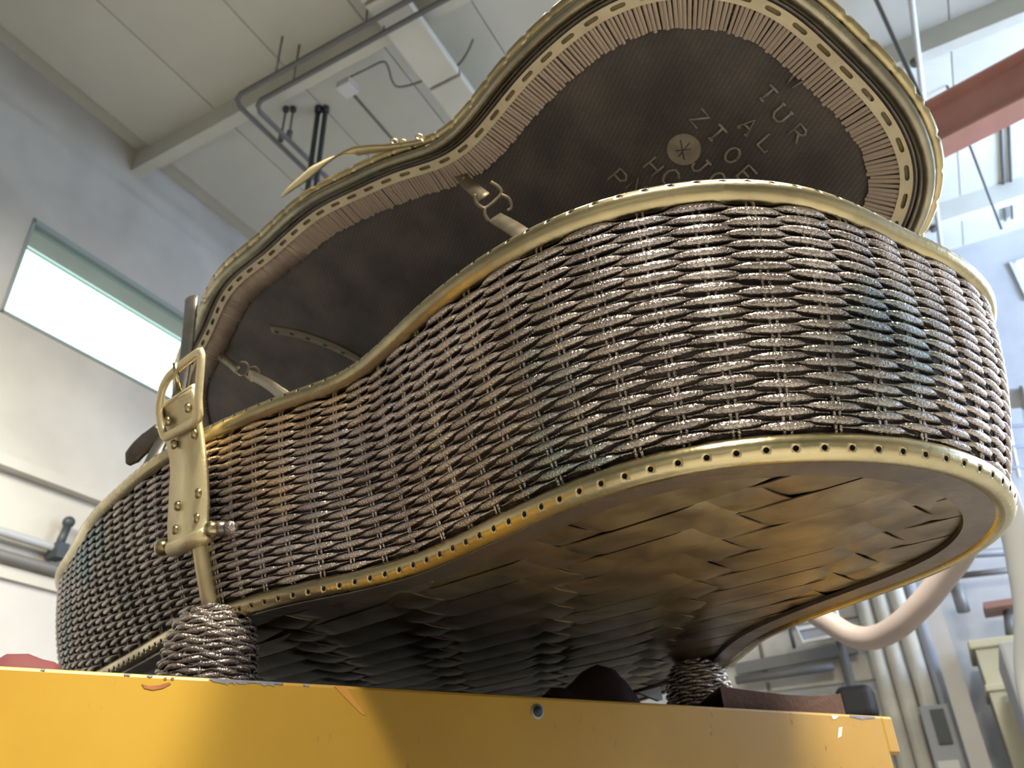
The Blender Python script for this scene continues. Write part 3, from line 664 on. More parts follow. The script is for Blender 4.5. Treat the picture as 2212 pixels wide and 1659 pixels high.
# liner
NS = 260
sL = np.arange(NS) * LM / NS
V = []
for v, off in ((.0, -.014), (.5, -.014), (1.0, -.014), (1.0, -.06), (.5, -.06), (0, -.06)):
    V.append(wall(sL, v, off)[0])
V = np.stack(V, 1).reshape(-1, 3); mesh('liner', V, grid_faces(NS, 6, True, True), M['wicker_dark'], case)
# stakes
NST = int(round(LM / .163)); NST += NST % 2
SP = LM / NST
vv = np.linspace(.0, 1, 7)
for k in range(NST):
    for q in (-1, 1):
        s0 = (k * SP + q * .0095 + rng.normal(0, .002))
        P = np.array([wall(np.array([s0 + rng.normal(0, .0012)]), v, .006 + rng.normal(0, .0015))[0][0] for v in vv])
        V, F = tube(P, .0062 * S, 5, up=(0, 1, .01)); mesh('stake', V, F, M['wicker'], case)
# strands
NR = 36; SUB = 9
kk = np.arange(NST * SUB) / SUB
ss = kk * SP
for j in range(NR):
    v0 = .055 + .89 * (j + .5) / NR
    ph = np.cos(math.pi * (kk + j))                       # +1 over the stake, -1 behind it
    over = .5 + .5 * np.tanh(2.4 * ph) / math.tanh(2.4)
    jit = np.repeat(rng.normal(0, .0022, NST), SUB); jit = np.convolve(np.r_[jit[-8:], jit, jit[:8]], np.ones(9) / 9, 'same')[8:-8]
    thick = 1 + np.convolve(np.r_[rng.normal(0, .16, len(kk))], np.ones(5) / 5, 'same')
    offs = -.002 + .019 * (over - .25)
    vz = v0 + jit - .006 * (over - .5)
    P, nn = wall(ss, vz, offs)
    rv = S * (.0042 + .0120 * np.clip((ph + .30) / 1.3, 0, 1)) * thick; rv = np.maximum(rv, .0038 * S)
    rd = S * (.0062 + .0062 * over)
    up = np.c_[nn, np.zeros(len(nn))]
    V, F = tube(P, np.stack([rv, rd], 1), 7, closed=True, up=up)
    mesh('strand', V, F, M['wicker'], case)
# rims with drilled holes
def rim(name, P, z, Rr, phi0, mat_, parent, mapf, spacing=.081, hr=.0092, wb=.0165):
    L = arcs(P)[-1]; nh = int(round(L / spacing)); sp = L / nh
    s = np.concatenate([[i * sp - wb, i * sp, i * sp + wb, i * sp + sp * .5] for i in range(nh)])
    C = resample(P, s); nn = resamp_attr(P, norm2(P), s); nn /= np.linalg.norm(nn, axis=1)[:, None]
    dl = wb / Rr; rest = np.linspace(dl, 2 * math.pi - dl, 12); phs = phi0 + np.r_[0, rest]       # index 0 = hole row, 1 = +dl, 12 = -dl
    m_ = len(phs); nsx = len(s)
    V = [[(C[i, 0] + nn[i, 0] * Rr * math.cos(p), C[i, 1] + nn[i, 1] * Rr * math.cos(p), z + Rr * math.sin(p)) for p in phs] for i in range(nsx)]
    V = np.array(V).reshape(-1, 3); F = []
    idx = lambda i, j: (i % nsx) * m_ + j % m_
    skip = set()
    for h in range(nh):
        for di in (-1, 0):
            for dj in (-1, 0): skip.add(((4 * h + 1 + di) % nsx, dj % m_))
    for i in range(nsx):
        for j in range(m_):
            if (i, j) not in skip: F.append((idx(i, j), idx(i + 1, j), idx(i + 1, j + 1), idx(i, j + 1)))
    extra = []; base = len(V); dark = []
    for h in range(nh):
        i = 4 * h + 1
        ring = [(i - 1, -1), (i, -1), (i + 1, -1), (i + 1, 0), (i + 1, 1), (i, 1), (i - 1, 1), (i - 1, 0)]
        cpt = V[idx(i, 0)]; out = np.array([nn[i, 0] * math.cos(phi0), nn[i, 1] * math.cos(phi0), math.sin(phi0)])
        tg = np.array([-nn[i, 1], nn[i, 0], 0]); bt = np.cross(out, tg)
        b0 = base + len(extra); c1 = []; c2 = []
        for a, b in ring:
            dv_ = V[idx(a, b)] - cpt; x, y = dv_ @ tg, dv_ @ bt; l = math.hypot(x, y)
            q = cpt + (tg * x + bt * y) / l * hr - out * hr * hr / (2 * Rr)
            c1.append(q); c2.append(q - out * .016)
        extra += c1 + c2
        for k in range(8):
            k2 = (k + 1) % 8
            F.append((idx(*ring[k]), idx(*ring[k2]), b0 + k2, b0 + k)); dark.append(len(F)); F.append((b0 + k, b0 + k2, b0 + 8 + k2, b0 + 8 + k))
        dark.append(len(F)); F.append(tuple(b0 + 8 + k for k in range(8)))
    V = np.vstack([V, np.array(extra)])
    W = mapf(V[:, 0], V[:, 1], V[:, 2])
    o = mesh(name, W, F, [mat_, M['holeshade']], parent)
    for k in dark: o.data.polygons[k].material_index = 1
    return o
flat = lambda x, y, z: np.stack([S * x, S * y, ZC + S * z], 1)
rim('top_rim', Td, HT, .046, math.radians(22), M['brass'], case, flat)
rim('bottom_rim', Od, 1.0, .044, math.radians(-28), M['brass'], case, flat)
# bottom border and woven strips
def band(P, i0, i1, z0, z1, N=320):
    s = np.arange(N) * arcs(P)[-1] / N
    A_ = resample(inset(P, i0), s * arcs(inset(P, i0))[-1] / arcs(P)[-1]); 
    nn = norm2(resample(P, s)); C = resample(P, s)
    a, b = C - nn * i0, C - nn * i1
    V = np.stack([np.c_[a, np.full(N, z0)], np.c_[b, np.full(N, z0)], np.c_[b, np.full(N, z1)], np.c_[a, np.full(N, z1)]], 1).reshape(-1, 3)
    return V, grid_faces(N, 4, True, True)
V, F = band(Od, .02, .135, .970, .99); mesh('bottom_border', flat(*V.T), F, M['border'], case, False)
Pin = resample(inset(Od, .10), np.arange(400) * arcs(inset(Od, .10))[-1] / 400)
def scan(p, d):
    n_ = np.array([-d[1], d[0]]); a = Pin; b = np.roll(Pin, -1, 0); fa = (a - p) @ n_; fb = (b - p) @ n_
    k = (fa * fb) < 0; t = fa[k] / (fa[k] - fb[k]); X = a[k] + (b[k] - a[k]) * t[:, None]; return np.sort((X - p) @ d)
PIT = .20
dA = np.array([math.cos(math.radians(140)), math.sin(math.radians(140))]); dB = np.array([math.cos(math.radians(40)), math.sin(math.radians(40))])
nA = np.array([-dA[1], dA[0]]); nB = np.array([-dB[1], dB[0]])
ORG = np.array([.15, 3.0])
Minv = np.linalg.inv(np.stack([nA, nB]))      # from (nA.x, nB.x) coordinates
def strips(d, nrm, other, kind):
    rngk = range(-30, 31)
    for i in rngk:
        c = ORG + nrm * i * PIT; half = PIT * (.474 if kind == 'A' else .455) * (1 + rng.normal(0, .012))
        iv = scan(c, d); 
        e0 = scan(c - nrm * half, d); e1 = scan(c + nrm * half, d)
        for q in range(0, len(iv) - 1, 2):
            t0, t1 = iv[q], iv[q + 1]
            if t1 - t0 < .12: continue
            a0, a1 = (e0[q], e0[q + 1]) if len(e0) == len(iv) else (t0, t1)
            b0, b1 = (e1[q], e1[q + 1]) if len(e1) == len(iv) else (t0, t1)
            ns = max(6, int((t1 - t0) / (PIT / 5))); V = []
            cur = rng.normal(0, .0022)
            for k in range(ns + 1):
                f_ = k / ns
                pts = [c - nrm * half + d * (a0 + (a1 - a0) * f_), c - nrm * half * .4 + d * (t0 + (t1 - t0) * f_), c + nrm * half * .4 + d * (t0 + (t1 - t0) * f_), c + nrm * half + d * (b0 + (b1 - b0) * f_)]
                mid = c + d * (t0 + (t1 - t0) * f_)
                x = ((mid - ORG) @ other) / PIT              # strip index of the other set, fractional
                def ov(xi):
                    xi = int(math.floor(xi + .5)); 
                    if kind == 'A': return 1.0 if (xi + i) % 4 != 0 else -1.0
                    return 1.0 if (xi + i) % 4 == 0 else -1.0
                x0 = math.floor(x - .5) + .5; w_ = x - x0; w_ = min(1, max(0, (w_ - .0)))
                o1, o2 = ov(x - .5), ov(x + .5)
                fr = (x + .5) - math.floor(x + .5)
                fr = 0 if fr < .3 else 1 if fr > .7 else (fr - .3) / .4
                # blend near the cell boundaries only
                cen = ov(x); fx = (x + .5) - math.floor(x + .5)
                val = cen
                if fx < .3: val = (ov(x - 1) * (.3 - fx) + cen * (.3 + fx)) / .6
                elif fx > .7: val = (ov(x + 1) * (fx - .7) + cen * (1.3 - fx)) / .6
                zz = 1.0 - .0075 * val
                for m_, pt in enumerate(pts):
                    dz = (-.0015 if m_ in (1, 2) else 0.0) + cur * (m_ - 1.5) * .35
                    V.append((pt[0], pt[1], zz + dz))
            n0 = len(V)
            V = np.array(V); V2 = V.copy(); V2[:, 2] += .005
            F = grid_faces(ns + 1, 4, False, False); F = F + [tuple(reversed([v + n0 for v in f])) for f in F]
            for k in range(ns):
                F += [(2 * n0 + k * 4, 3 * n0 + k * 4, 3 * n0 + (k + 1) * 4, 2 * n0 + (k + 1) * 4), (2 * n0 + k * 4 + 3, 2 * n0 + (k + 1) * 4 + 3, 3 * n0 + (k + 1) * 4 + 3, 3 * n0 + k * 4 + 3)]
            mesh('woven_strip', flat(*np.vstack([V, V2, V, V2]).T), F, M['strip'], case, True)
strips(dA, nA, nB, 'A'); strips(dB, nB, nA, 'B')
# backing plate above the strips
Pb = resample(inset(Od, .05), np.arange(200) * arcs(inset(Od, .05))[-1] / 200)
def plate(P, z0, z1):
    tri = geometry.tessellate_polygon([[Vector((p[0], p[1], 0)) for p in P]]); n_ = len(P)
    V = [(p[0], p[1], z0) for p in P] + [(p[0], p[1], z1) for p in P]
    F = [tuple(t) for t in tri] + [tuple(reversed([i + n_ for i in t])) for t in tri] + [(i, (i + 1) % n_, n_ + (i + 1) % n_, n_ + i) for i in range(n_)]
    return np.array(V), F
V, F = plate(Pb, 1.026, 1.04); mesh('bottom_plate', flat(*V.T), F, M['wicker_dark'], case, False)

# ------------------------------------------------------------------ legs
def leg(cx, cy, r0, z1, seed):
    rg = np.random.default_rng(seed)
    z0 = ZT - .0015
    H = z1 - z0
    prof = [(z0 + .002, r0 * 1.02), (z0 + H * .35, r0), (z0 + H * .62, r0 * .96), (z0 + H * .8, r0 * .84), (z0 + H * .93, r0 * .62), (z1, r0 * .4)]
    zs = np.array([p[0] for p in prof]); rs = np.array([p[1] for p in prof])
    N = 40; th = np.arange(N) * 2 * math.pi / N
    V = np.array([[(cx + (r - .012) * math.cos(a), cy + (r - .012) * math.sin(a), z) for a in th] for z, r in zip(np.linspace(z0, z1, 12), np.interp(np.linspace(z0, z1, 12), zs, rs))]).reshape(-1, 3)
    core = mesh('leg', flat(*V.T), grid_faces(12, N, False, True) + [tuple(range(N)), tuple(11 * N + k for k in reversed(range(N)))], M['wicker'], case)
    nrow = 19; nst = 16; a = np.arange(nst * 6) * 2 * math.pi / (nst * 6)
    for j in range(nrow):
        z = z0 + .012 + (H * .98 - .02) * j / (nrow - 1); r = np.interp(z, zs, rs)
        ph = np.cos(nst / 2 * a + math.pi * j + rg.normal(0, .1)); wob = np.sin(a * 3 + j) * .003 + rg.normal(0, .0012, len(a))
        P = np.stack([cx + (r + .006 * ph) * np.cos(a), cy + (r + .006 * ph) * np.sin(a), z + wob + .004 * np.sin(nst / 2 * a + j)], 1)
        rad = S * (.0102 + .003 * ph)
        V, F = tube(flat(*P.T), np.stack([rad, rad], 1), 7, closed=True); mesh('leg_strand', V, F, M['wicker'], core)
    for k in range(nst):
        b = 2 * math.pi * (k + .5) / nst; zz = np.linspace(z0 + .01, z1 - .01, 7); r = np.interp(zz, zs, rs) - .003
        P = np.stack([cx + r * np.cos(b), cy + r * np.sin(b), zz], 1); V, F = tube(flat(*P.T), .007 * S, 5); mesh('leg_stake', V, F, M['wicker'], core)
    return core
leg(-1.385, 3.57, .195, 1.02, 3); leg(1.05, 5.07, .19, 1.0, 4)

# ------------------------------------------------------------------ LID
ld = np.array([math.cos(LA), math.sin(LA)]); lm_ = np.array([ld[1], -ld[0]])
cl, sl_ = math.cos(LTH), math.sin(LTH)
def lidmap(x, y, h):
    x = np.asarray(x, float); y = np.asarray(y, float); h = np.asarray(h, float) * np.ones_like(x)
    u = x * ld[0] + y * ld[1] + LSL; t = LMH - (x * lm_[0] + y * lm_[1])
    m_ = LMH - t * cl + h * sl_; z = HT + t * sl_ + h * cl
    return np.stack([S * (u * ld[0] + m_ * lm_[0]), S * (u * ld[1] + m_ * lm_[1]), ZC + S * z], 1)
LN = Vector((lm_[0] * sl_, lm_[1] * sl_, cl))                       # outward normal of the lid
LP0 = Vector(lidmap([0.0], [3.0], 0.0)[0])
def onlid(px, h=0.0):
    if h > .085: h -= .045
    return onlid_(px, h)
def onlid_(px, h): return hit(px, LP0 + LN * h * S, LN)
def lid_loop(ins, h, N):
    P = inset(Ld, ins); a = arcs(P); return resample(P, np.arange(N) * a[-1] / N), a[-1]
# shell: side wall + crown
NSH = 260
sh = []
nl = norm2(Ld)
def lcurve(ins, N=NSH):
    a = arcs(Ld); s = np.arange(N) * a[-1] / N; C = resample(Ld, s); nn = resamp_attr(Ld, nl, s); nn /= np.linalg.norm(nn, axis=1)[:, None]
    return C - nn * ins
for ins, h in ((.07, .03), (.075, .05), (.11, .07), (.22, .09), (.45, .105), (.45, .095), (.22, .08), (.12, .062), (.10, .05), (.09, .03)):
    C = lcurve(ins); sh.append(lidmap(C[:, 0], C[:, 1], h))
V = np.stack(sh, 1).reshape(-1, 3)
lid = mesh('lid', V, grid_faces(NSH, 10, True, True), M['wicker'], case)
lid['label'] = 'open lid of the case, lined and sewn inside'
# crown top
C = lcurve(.44, 200)
V, F = plate(C, .10, .115); mesh('lid_crown', lidmap(V[:, 0], V[:, 1], V[:, 2]), F, M['wicker'], lid, False)
# rim tube, bead
def lid_tube(name, ins, h, r, m, N=420, mod=None, sides=12):
    P, L = lid_loop(ins, h, N); W = lidmap(P[:, 0], P[:, 1], h)
    rr = np.full(N, r * S)
    if mod: rr = rr * mod(np.arange(N) * L / N)
    V, F = tube(W, rr, sides, closed=True, up=tuple(LN)); return mesh(name, V, F, m, lid)
lid_tube('lid_rim', .078, .0, .038, M['tarnish'])
def notch(s): return 1 - .30 * (np.mod(s, .17) < .022)
lid_tube('lid_bead', .034, .055, .034, M['brass'], 900, notch)
lid_tube('lid_inner_cord', .128, .012, .018, M['steel'])
# slotted tape
def tape(ins0, ins1, h, spacing, slot, name, m, N0=None):
    P, L = lid_loop((ins0 + ins1) / 2, h, 1200); nS = int(round(L / spacing)); sp = L / nS
    s = np.concatenate([[i * sp - slot / 2, i * sp - slot / 2 + .012, i * sp, i * sp + slot / 2 - .012, i * sp + slot / 2, i * sp + sp * .42, i * sp + sp * .58] for i in range(nS)])
    C = resample(P, s); nn = resamp_attr(P, norm2(P), s); nn /= np.linalg.norm(nn, axis=1)[:, None]
    hw = (ins1 - ins0) / 2; cols = [-hw, -.011, .011, hw]
    V = np.stack([np.c_[C + nn * -c, np.full(len(s), h)] for c in cols], 1).reshape(-1, 3); n_ = len(s); F = []
    # pinch slot ends so they read as rounded
    for i in range(n_):
        if i % 7 in (0, 4):
            for j in (1, 2): V[i * 4 + j, :2] = C[i] + nn[i] * (.006 if j == 1 else -.006)
    for i in range(n_):
        for j in range(3):
            if j == 1 and i % 7 in (0, 1, 2, 3): continue
            F.append((i * 4 + j, ((i + 1) % n_) * 4 + j, ((i + 1) % n_) * 4 + j + 1, i * 4 + j + 1))
    o = mesh(name, lidmap(*V.T), F, m, lid, False)
    sm = o.modifiers.new('solid', 'SOLIDIFY'); sm.thickness = .0016; sm.offset = 0
    return o
tape(.135, .200, .004, .152, .082, 'slotted_tape', M['tape'])
C0, C1 = lcurve(.13, 320), lcurve(.205, 320)
V = np.stack([np.c_[C0, np.full(320, .016)], np.c_[C1, np.full(320, .016)], np.c_[C1, np.full(320, .024)], np.c_[C0, np.full(320, .024)]], 1).reshape(-1, 3)
mesh('tape_backing', lidmap(*V.T), grid_faces(320, 4, True, True), M['tapedark'], lid)
# lining panel
Pp = lcurve(.335, 300)
V, F = plate(Pp, .060, .068); mesh('lining_panel', lidmap(*V.T), F, M['lining'], lid, False, uv=V[:, :2])
# ribs
RS = .0235
P0, L0 = lid_loop(.26, 0, 2400); nr = int(L0 / RS)
s = np.arange(nr) * L0 / nr + rng.normal(0, .0016, nr)
C = resample(P0, s); nn = resamp_attr(P0, norm2(P0), s); nn /= np.linalg.norm(nn, axis=1)[:, None]
outer = lidmap(*(np.c_[C + nn * .068, np.full(nr, .014)]).T); inner = lidmap(*(np.c_[C - nn * .082 + rng.normal(0, .004, (nr, 1)) * nn, np.full(nr, .052)]).T)
# unit rod along +Z, half-round
tv, tf = tube([[0, 0, 0], [0, 0, .5], [0, 0, 1]], 1.0, 6)
cdist = np.linalg.norm((outer + inner) / 2 - np.array(CAM), axis=1)
order = np.argsort(cdist); near = set(order[:300].tolist())
rib_me = None; rest = MB(); rr_ = RS * .47 * S
for i in range(nr):
    a, b = Vector(outer[i]), Vector(inner[i]); dz = (b - a); ln = dz.length; dz.normalize(); ax = dz.cross(LN).normalized(); ay = dz.cross(ax)
    k = rr_ * (1 + rng.normal(0, .07))
    Mx = Matrix(((ax.x * k, ay.x * k, dz.x * ln, a.x), (ax.y * k, ay.y * k, dz.y * ln, a.y), (ax.z * k, ay.z * k, dz.z * ln, a.z), (0, 0, 0, 1)))
    if i in near:
        if rib_me is None:
            o = mesh('rib', tv, tf, M['rib'], lid); rib_me = o.data
        else:
            o = bpy.data.objects.new('rib', rib_me); COL.objects.link(o); o.parent = lid
        o.matrix_basis = Mx
    else:
        A4 = np.array(Mx); rest.add(tv @ A4[:3, :3].T + A4[:3, 3], tf)
o = rest.build('rib_lining', M['rib'], lid); o['kind'] = 'stuff'
# faint slotted band inside the lid
pxs = [(585, 712), (640, 722), (690, 738), (735, 757), (780, 782)]
pc = smoothpath([onlid(p, .098) for p in pxs], 6)
Tn, An, Bn = frames(pc, False, tuple(LN))
V = np.stack([pc - An * .008, pc + An * .008], 1).reshape(-1, 3)
o = mesh('inner_band', V, grid_faces(len(pc), 2, False, False), mat('inner_band_bronze', (.24, .21, .15), .6, .4), lid); sm = o.modifiers.new('s', 'SOLIDIFY'); sm.thickness = .001
for p in ((597, 718), (630, 722), (664, 732), (702, 746), (740, 763)):
    c = onlid(p, .092); d_ = (onlid((p[0] + 12, p[1] + 4), .092) - c).normalized(); s_ = d_.cross(LN)
    MB().box(c, [d_, s_, LN], (.0038, .0012, .0004)).build('band_slot', M['black'], lid, False)
# raised letters and disc
GL = {'Z': [[(0, 1), (1, 1), (0, 0), (1, 0)]], 'T': [[(0, 1), (1, 1)], [(.5, 1), (.5, 0)], [(.28, 0), (.72, 0)]], 'E': [[(1, 1), (0, 1), (0, 0), (1, 0)], [(0, .5), (.75, .5)]],
      'A': [[(0, 0), (.5, 1), (1, 0)], [(.2, .38), (.8, .38)], [(-.1, 0), (.2, 0)], [(.8, 0), (1.1, 0)]], 'R': [[(0, 0), (0, 1), (.7, 1), (.95, .78), (.7, .52), (0, .52)], [(.5, .52), (1, 0)]],
      'U': [[(0, 1), (0, .25), (.25, 0), (.75, 0), (1, .25), (1, 1)], [(-.18, 1), (.22, 1)], [(.78, 1), (1.18, 1)]], 'J': [[(.8, 1), (.8, .25), (.5, 0), (.15, .1), (.05, .35)], [(.5, 1), (1.1, 1)]],
      'P': [[(0, 0), (0, 1), (.75, 1), (1, .75), (.75, .5), (0, .5)]], 'N': [[(0, 0), (0, 1), (1, 0), (1, 1)]], 'W': [[(0, 1), (.25, 0), (.5, .8), (.75, 0), (1, 1)]],
      'L': [[(0, 1), (0, 0), (.9, 0), (.9, .2)]], 'H': [[(0, 0), (0, 1)], [(1, 0), (1, 1)], [(0, .5), (1, .5)]], 'C': [[(1, .8), (.7, 1), (.3, 1), (0, .7), (0, .3), (.3, 0), (.7, 0), (1, .2)]],
      'O': [[(.5 + .5 * math.cos(a), .5 + .5 * math.sin(a)) for a in np.linspace(0, 2 * math.pi, 17)]]}
M['letter'] = mat('raised_letter_bronze', (.34, .30, .245), .6, .5, col2=(.25, .22, .18), scale=60)
UPV = np.array([.75, -.66]); RTV = np.array([.66, .75])
def letter(ch, px, h=36, w=26):
    m = MB()
    for stv in GL[ch]:
        P = [onlid(tuple(np.array(px) + RTV * (x - .5) * w + UPV * (y - .5) * h), .0995) for x, y in stv]
        m.tube([list(p) for p in P], .0017, 6)
    m.build('raised_letter', M['letter'], lid)
for ch, px in (('Z', (1511, 256)), ('T', (1548, 289)), ('O', (1582, 335)), ('E', (1613, 378)), ('A', (1617, 271)), ('T', (1658, 203)), ('U', (1688, 246)), ('R', (1724, 289)), ('W', (1718, 174)), ('J', (1512, 357)), ('O', (1549, 389)), ('P', (1336, 386)), ('N', (1374, 405)), ('H', (1412, 360)), ('C', (1449, 383)), ('L', (1658, 310))):
    letter(ch, px)
dc = [onlid((1478 + 37 * math.cos(a) * 1.0, 322 + 34 * math.sin(a)), .102) for a in np.linspace(0, 2 * math.pi, 29)[:-1]]
V = [list(p) for p in dc] + [list(p - LN * .0016) for p in dc]; n_ = len(dc)
disc = mesh('seal_disc', V, [tuple(range(n_)), tuple(n_ + k for k in reversed(range(n_)))] + [(i, (i + 1) % n_, n_ + (i + 1) % n_, n_ + i) for i in range(n_)], mat('seal_bronze', (.40, .34, .25), .6, .5, col2=(.28, .235, .18), scale=80), lid, False)
m = MB()
for a, b in (((1470, 302), (1478, 345)), ((1460, 326), (1493, 322)), ((1466, 338), (1490, 308))): m.tube([list(onlid(a, .094)), list(onlid(b, .094))], .0007, 6)
m.build('seal_mark', M['wicker_dark'], lid)
# torn joint patches on the ribbed band (short cross bars)
for a, b, w_ in (((590, 540), (622, 575), .004), ((850, 410), (868, 438), .0035), ((1880, 205), (1850, 232), .006), ((700, 465), (722, 492), .003), ((1905, 222), (1872, 250), .005)):
    m = MB(); m.tube([list(onlid(a, .03)), list(onlid(b, .07))], w_, 8); m.build('weld_patch', M['border'], lid)

# lid latch strap on the outside
rail_px = [(912, 302), (885, 307), (836, 313), (800, 315), (759, 321), (718, 343), (668, 384), (630, 411), (607, 427)]
pc = smoothpath([onlid(p, .02) for p in rail_px], 6)
Tn, An, Bn = frames(pc, False, tuple(LN))
k = len(pc); f_ = np.linspace(0, 1, k)
wd = S * np.interp(f_, [0, .15, .45, .75, .93, 1], [.035, .05, .075, .062, .03, .004])
view = np.array(FWD)
inw = -np.array(UP)            # the strap leans towards the lid
sd_ = np.interp(f_, [0, .5, .74, 1], [1, 1, -.9, -.9])      # the strap twists towards its tip
low = pc + (np.array(RT) * .3 + inw * .85)[None] * (wd * sd_)[:, None] + np.array(LN)[None] * wd[:, None] * .7
V = np.stack([pc, (pc + low) / 2 - np.array(LN)[None] * wd[:, None] * .1, low], 1).reshape(-1, 3)
latch = mesh('latch_strap', V, grid_faces(k, 3, False, False), M['strapbrass'], case); sm = latch.modifiers.new('s', 'SOLIDIFY'); sm.thickness = .0022; sm.offset = 0
V, F = tube(pc, np.interp(f_, [0, .9, 1], [.0016, .0016, .0006]), 8); mesh('strap_edge', V, F, M['brass'], latch)
for p in ((851, 306), (870, 307), (905, 296)):
    c = onlid(p, .03); ring = [c + (RT * math.cos(a) * .0042 + UP * math.sin(a) * .0032) for a in np.linspace(0, 2 * math.pi, 15)[:-1]]
    V, F = tube([list(q) for q in ring], .0014, 6, closed=True); mesh('strap_loop', V, F, M['brass'], latch)

# ------------------------------------------------------------------ inner stay straps with ring buckles
def stay(a_px, ah, c_px, d_px, zend, label):
    p0 = Vector(onlid(a_px, ah)); p3 = Vector(U(*(np.array(zplane(d_px, S * zend)) - np.array([0, 0, ZC]))[:3] / S)) if False else zplane(d_px, S * zend)
    d0 = (p0 - CAM).dot(FWD); d3 = (p3 - CAM).dot(FWD)
    dpt = lambda px, f_: depth(px, d0 + (d3 - d0) * f_)
    return p0, p3, dpt
def stay_strap(pts_px, fr, zend, wpx, ringpx, label):
    p0, p3, dpt = stay(pts_px[0], .08, None, pts_px[-1], HT + .03, label)
    q_ = zplane(pts_px[-1], S * HT); i_ = int(np.argmin(((Td - np.array([q_.x, q_.y]) / S) ** 2).sum(1)))
    inner_end = wall(np.array([am[i_]]), .86, -.085)[0][0]
    def ribbon(pxs, fs, w):
        P = smoothpath([dpt(p, f_) for p, f_ in zip(pxs, fs)], 5); T_, A_, B_ = frames(P, False, tuple(FWD))
        V = np.stack([P - A_ * w, P + A_ * w], 1).reshape(-1, 3); return V, grid_faces(len(P), 2, False, False)
    V, F = ribbon(pts_px[:3], fr[:3], wpx); up_ = mesh('stay_strap', V, F, M['stay'], case, True); sm = up_.modifiers.new('s', 'SOLIDIFY'); sm.thickness = .003
    Pl = smoothpath([dpt(p, f_) for p, f_ in zip(pts_px[3:], fr[3:])] + [Vector(inner_end)], 5); T_, A_, B_ = frames(Pl, False, tuple(FWD))
    V, F = np.stack([Pl - A_ * wpx * 1.02, Pl + A_ * wpx * 1.02], 1).reshape(-1, 3), grid_faces(len(Pl), 2, False, False); lo_ = mesh('stay_strap', V, F, M['stay'], case, True); sm = lo_.modifiers.new('s', 'SOLIDIFY'); sm.thickness = .003
    rivet = dpt(((pts_px[0][0] + pts_px[1][0]) / 2, (pts_px[0][1] + pts_px[1][1]) / 2), fr[1] * .5) - FWD * .003
    V, F = sphere(rivet, wpx * .32); mesh('rivet', V, F, M['tapedark'], up_)
    for ring in ringpx:
        P = smoothpath([dpt(p, fr[2] + .03) for p in ring], 5); V, F = tube(P, wpx * .27, 8); mesh('ring_buckle', V, F, M['stay'], up_)
    return up_
stay_strap([(990, 372), (1015, 400), (1045, 425), (1068, 468), (1110, 492), (1140, 514), (1162, 530)], [0, .12, .25, .35, .6, .8, 1.0], 1.72, .0082,
           [[(1060, 393), (1078, 405), (1082, 420), (1052, 448), (1038, 446), (1028, 434), (1027, 420)], [(1082, 420), (1100, 430), (1105, 448), (1096, 456)], [(1048, 450), (1048, 463), (1056, 478)]], 'upper')
stay_strap([(468, 766), (490, 780), (513, 800), (536, 808), (570, 825), (598, 845), (622, 868)], [0, .12, .25, .35, .6, .8, 1.0], 1.70, .0068,
           [[(519, 782), (532, 784), (538, 795), (530, 810), (518, 812), (510, 804)], [(538, 795), (552, 793), (562, 803), (558, 808)], [(530, 812), (540, 822), (546, 826)]], 'lower')

# ------------------------------------------------------------------ front buckle strap and corner post
i0 = int(np.argmin(((Od - np.array([-1.40, 3.60])) ** 2).sum(1)))
sm0 = am[i0]
pb, nb = wall(np.array([sm0]), 0.0, 0.0); pt, _ = wall(np.array([sm0]), 1.0, 0.0)
nout = Vector((nb[0][0], nb[0][1], 0)); up3 = (Vector(pt[0]) - Vector(pb[0])).normalized()
tang = up3.cross(nout).normalized(); pn = tang.cross(up3).normalized()
if pn.dot(nout) < 0: pn = -pn
def onp(px, off): return hit(px, Vector(pb[0]) + pn * off * S, pn)
# post: half-round bar on the wall
P = np.array([wall(np.array([sm0 + ds]), v, .03)[0][0] for v, ds in zip(np.linspace(-.02, 1.0, 9), np.linspace(0, 0, 9))])
V, F = tube(P, .042 * S, 10); mesh('corner_post', V, F, M['strapbrass'], case)
# weld gusset between post and leg
V, F = sphere(Vector(pb[0]) + Vector((0, 0, -.004)), .028, sc=(1.0, .8, .55)); mesh('weld_gusset', V, F, M['wicker'], case)
Lp = [(372, 1182), (370, 1140), (372, 1100), (374, 1060), (376, 1020), (373, 985), (366, 955), (356, 925), (350, 900), (356, 882)]
Rp = [(450, 1150), (452, 1118), (453, 1085), (452, 1050), (450, 1010), (446, 975), (441, 940), (436, 905), (432, 875), (420, 840)]
offs = np.interp(np.linspace(0, 1, len(Lp)), [0, .1, .5, .75, 1], [.10, .085, .075, .085, .11])
LL = smoothpath([onp(p, o_) for p, o_ in zip(Lp, offs)], 4); RR_ = smoothpath([onp(p, o_) for p, o_ in zip(Rp, offs)], 4)
mid = (LL + RR_) / 2 + np.array(pn)[None] * .0012
V = np.stack([LL, mid, RR_], 1).reshape(-1, 3)
strap = mesh('buckle_strap', V, grid_faces(len(LL), 3, False, False), M['strapbrass'], case); sm = strap.modifiers.new('s', 'SOLIDIFY'); sm.thickness = .0045; sm.offset = -1 if True else 1
strap['label'] = 'brass strap with a large buckle and eight rivets'
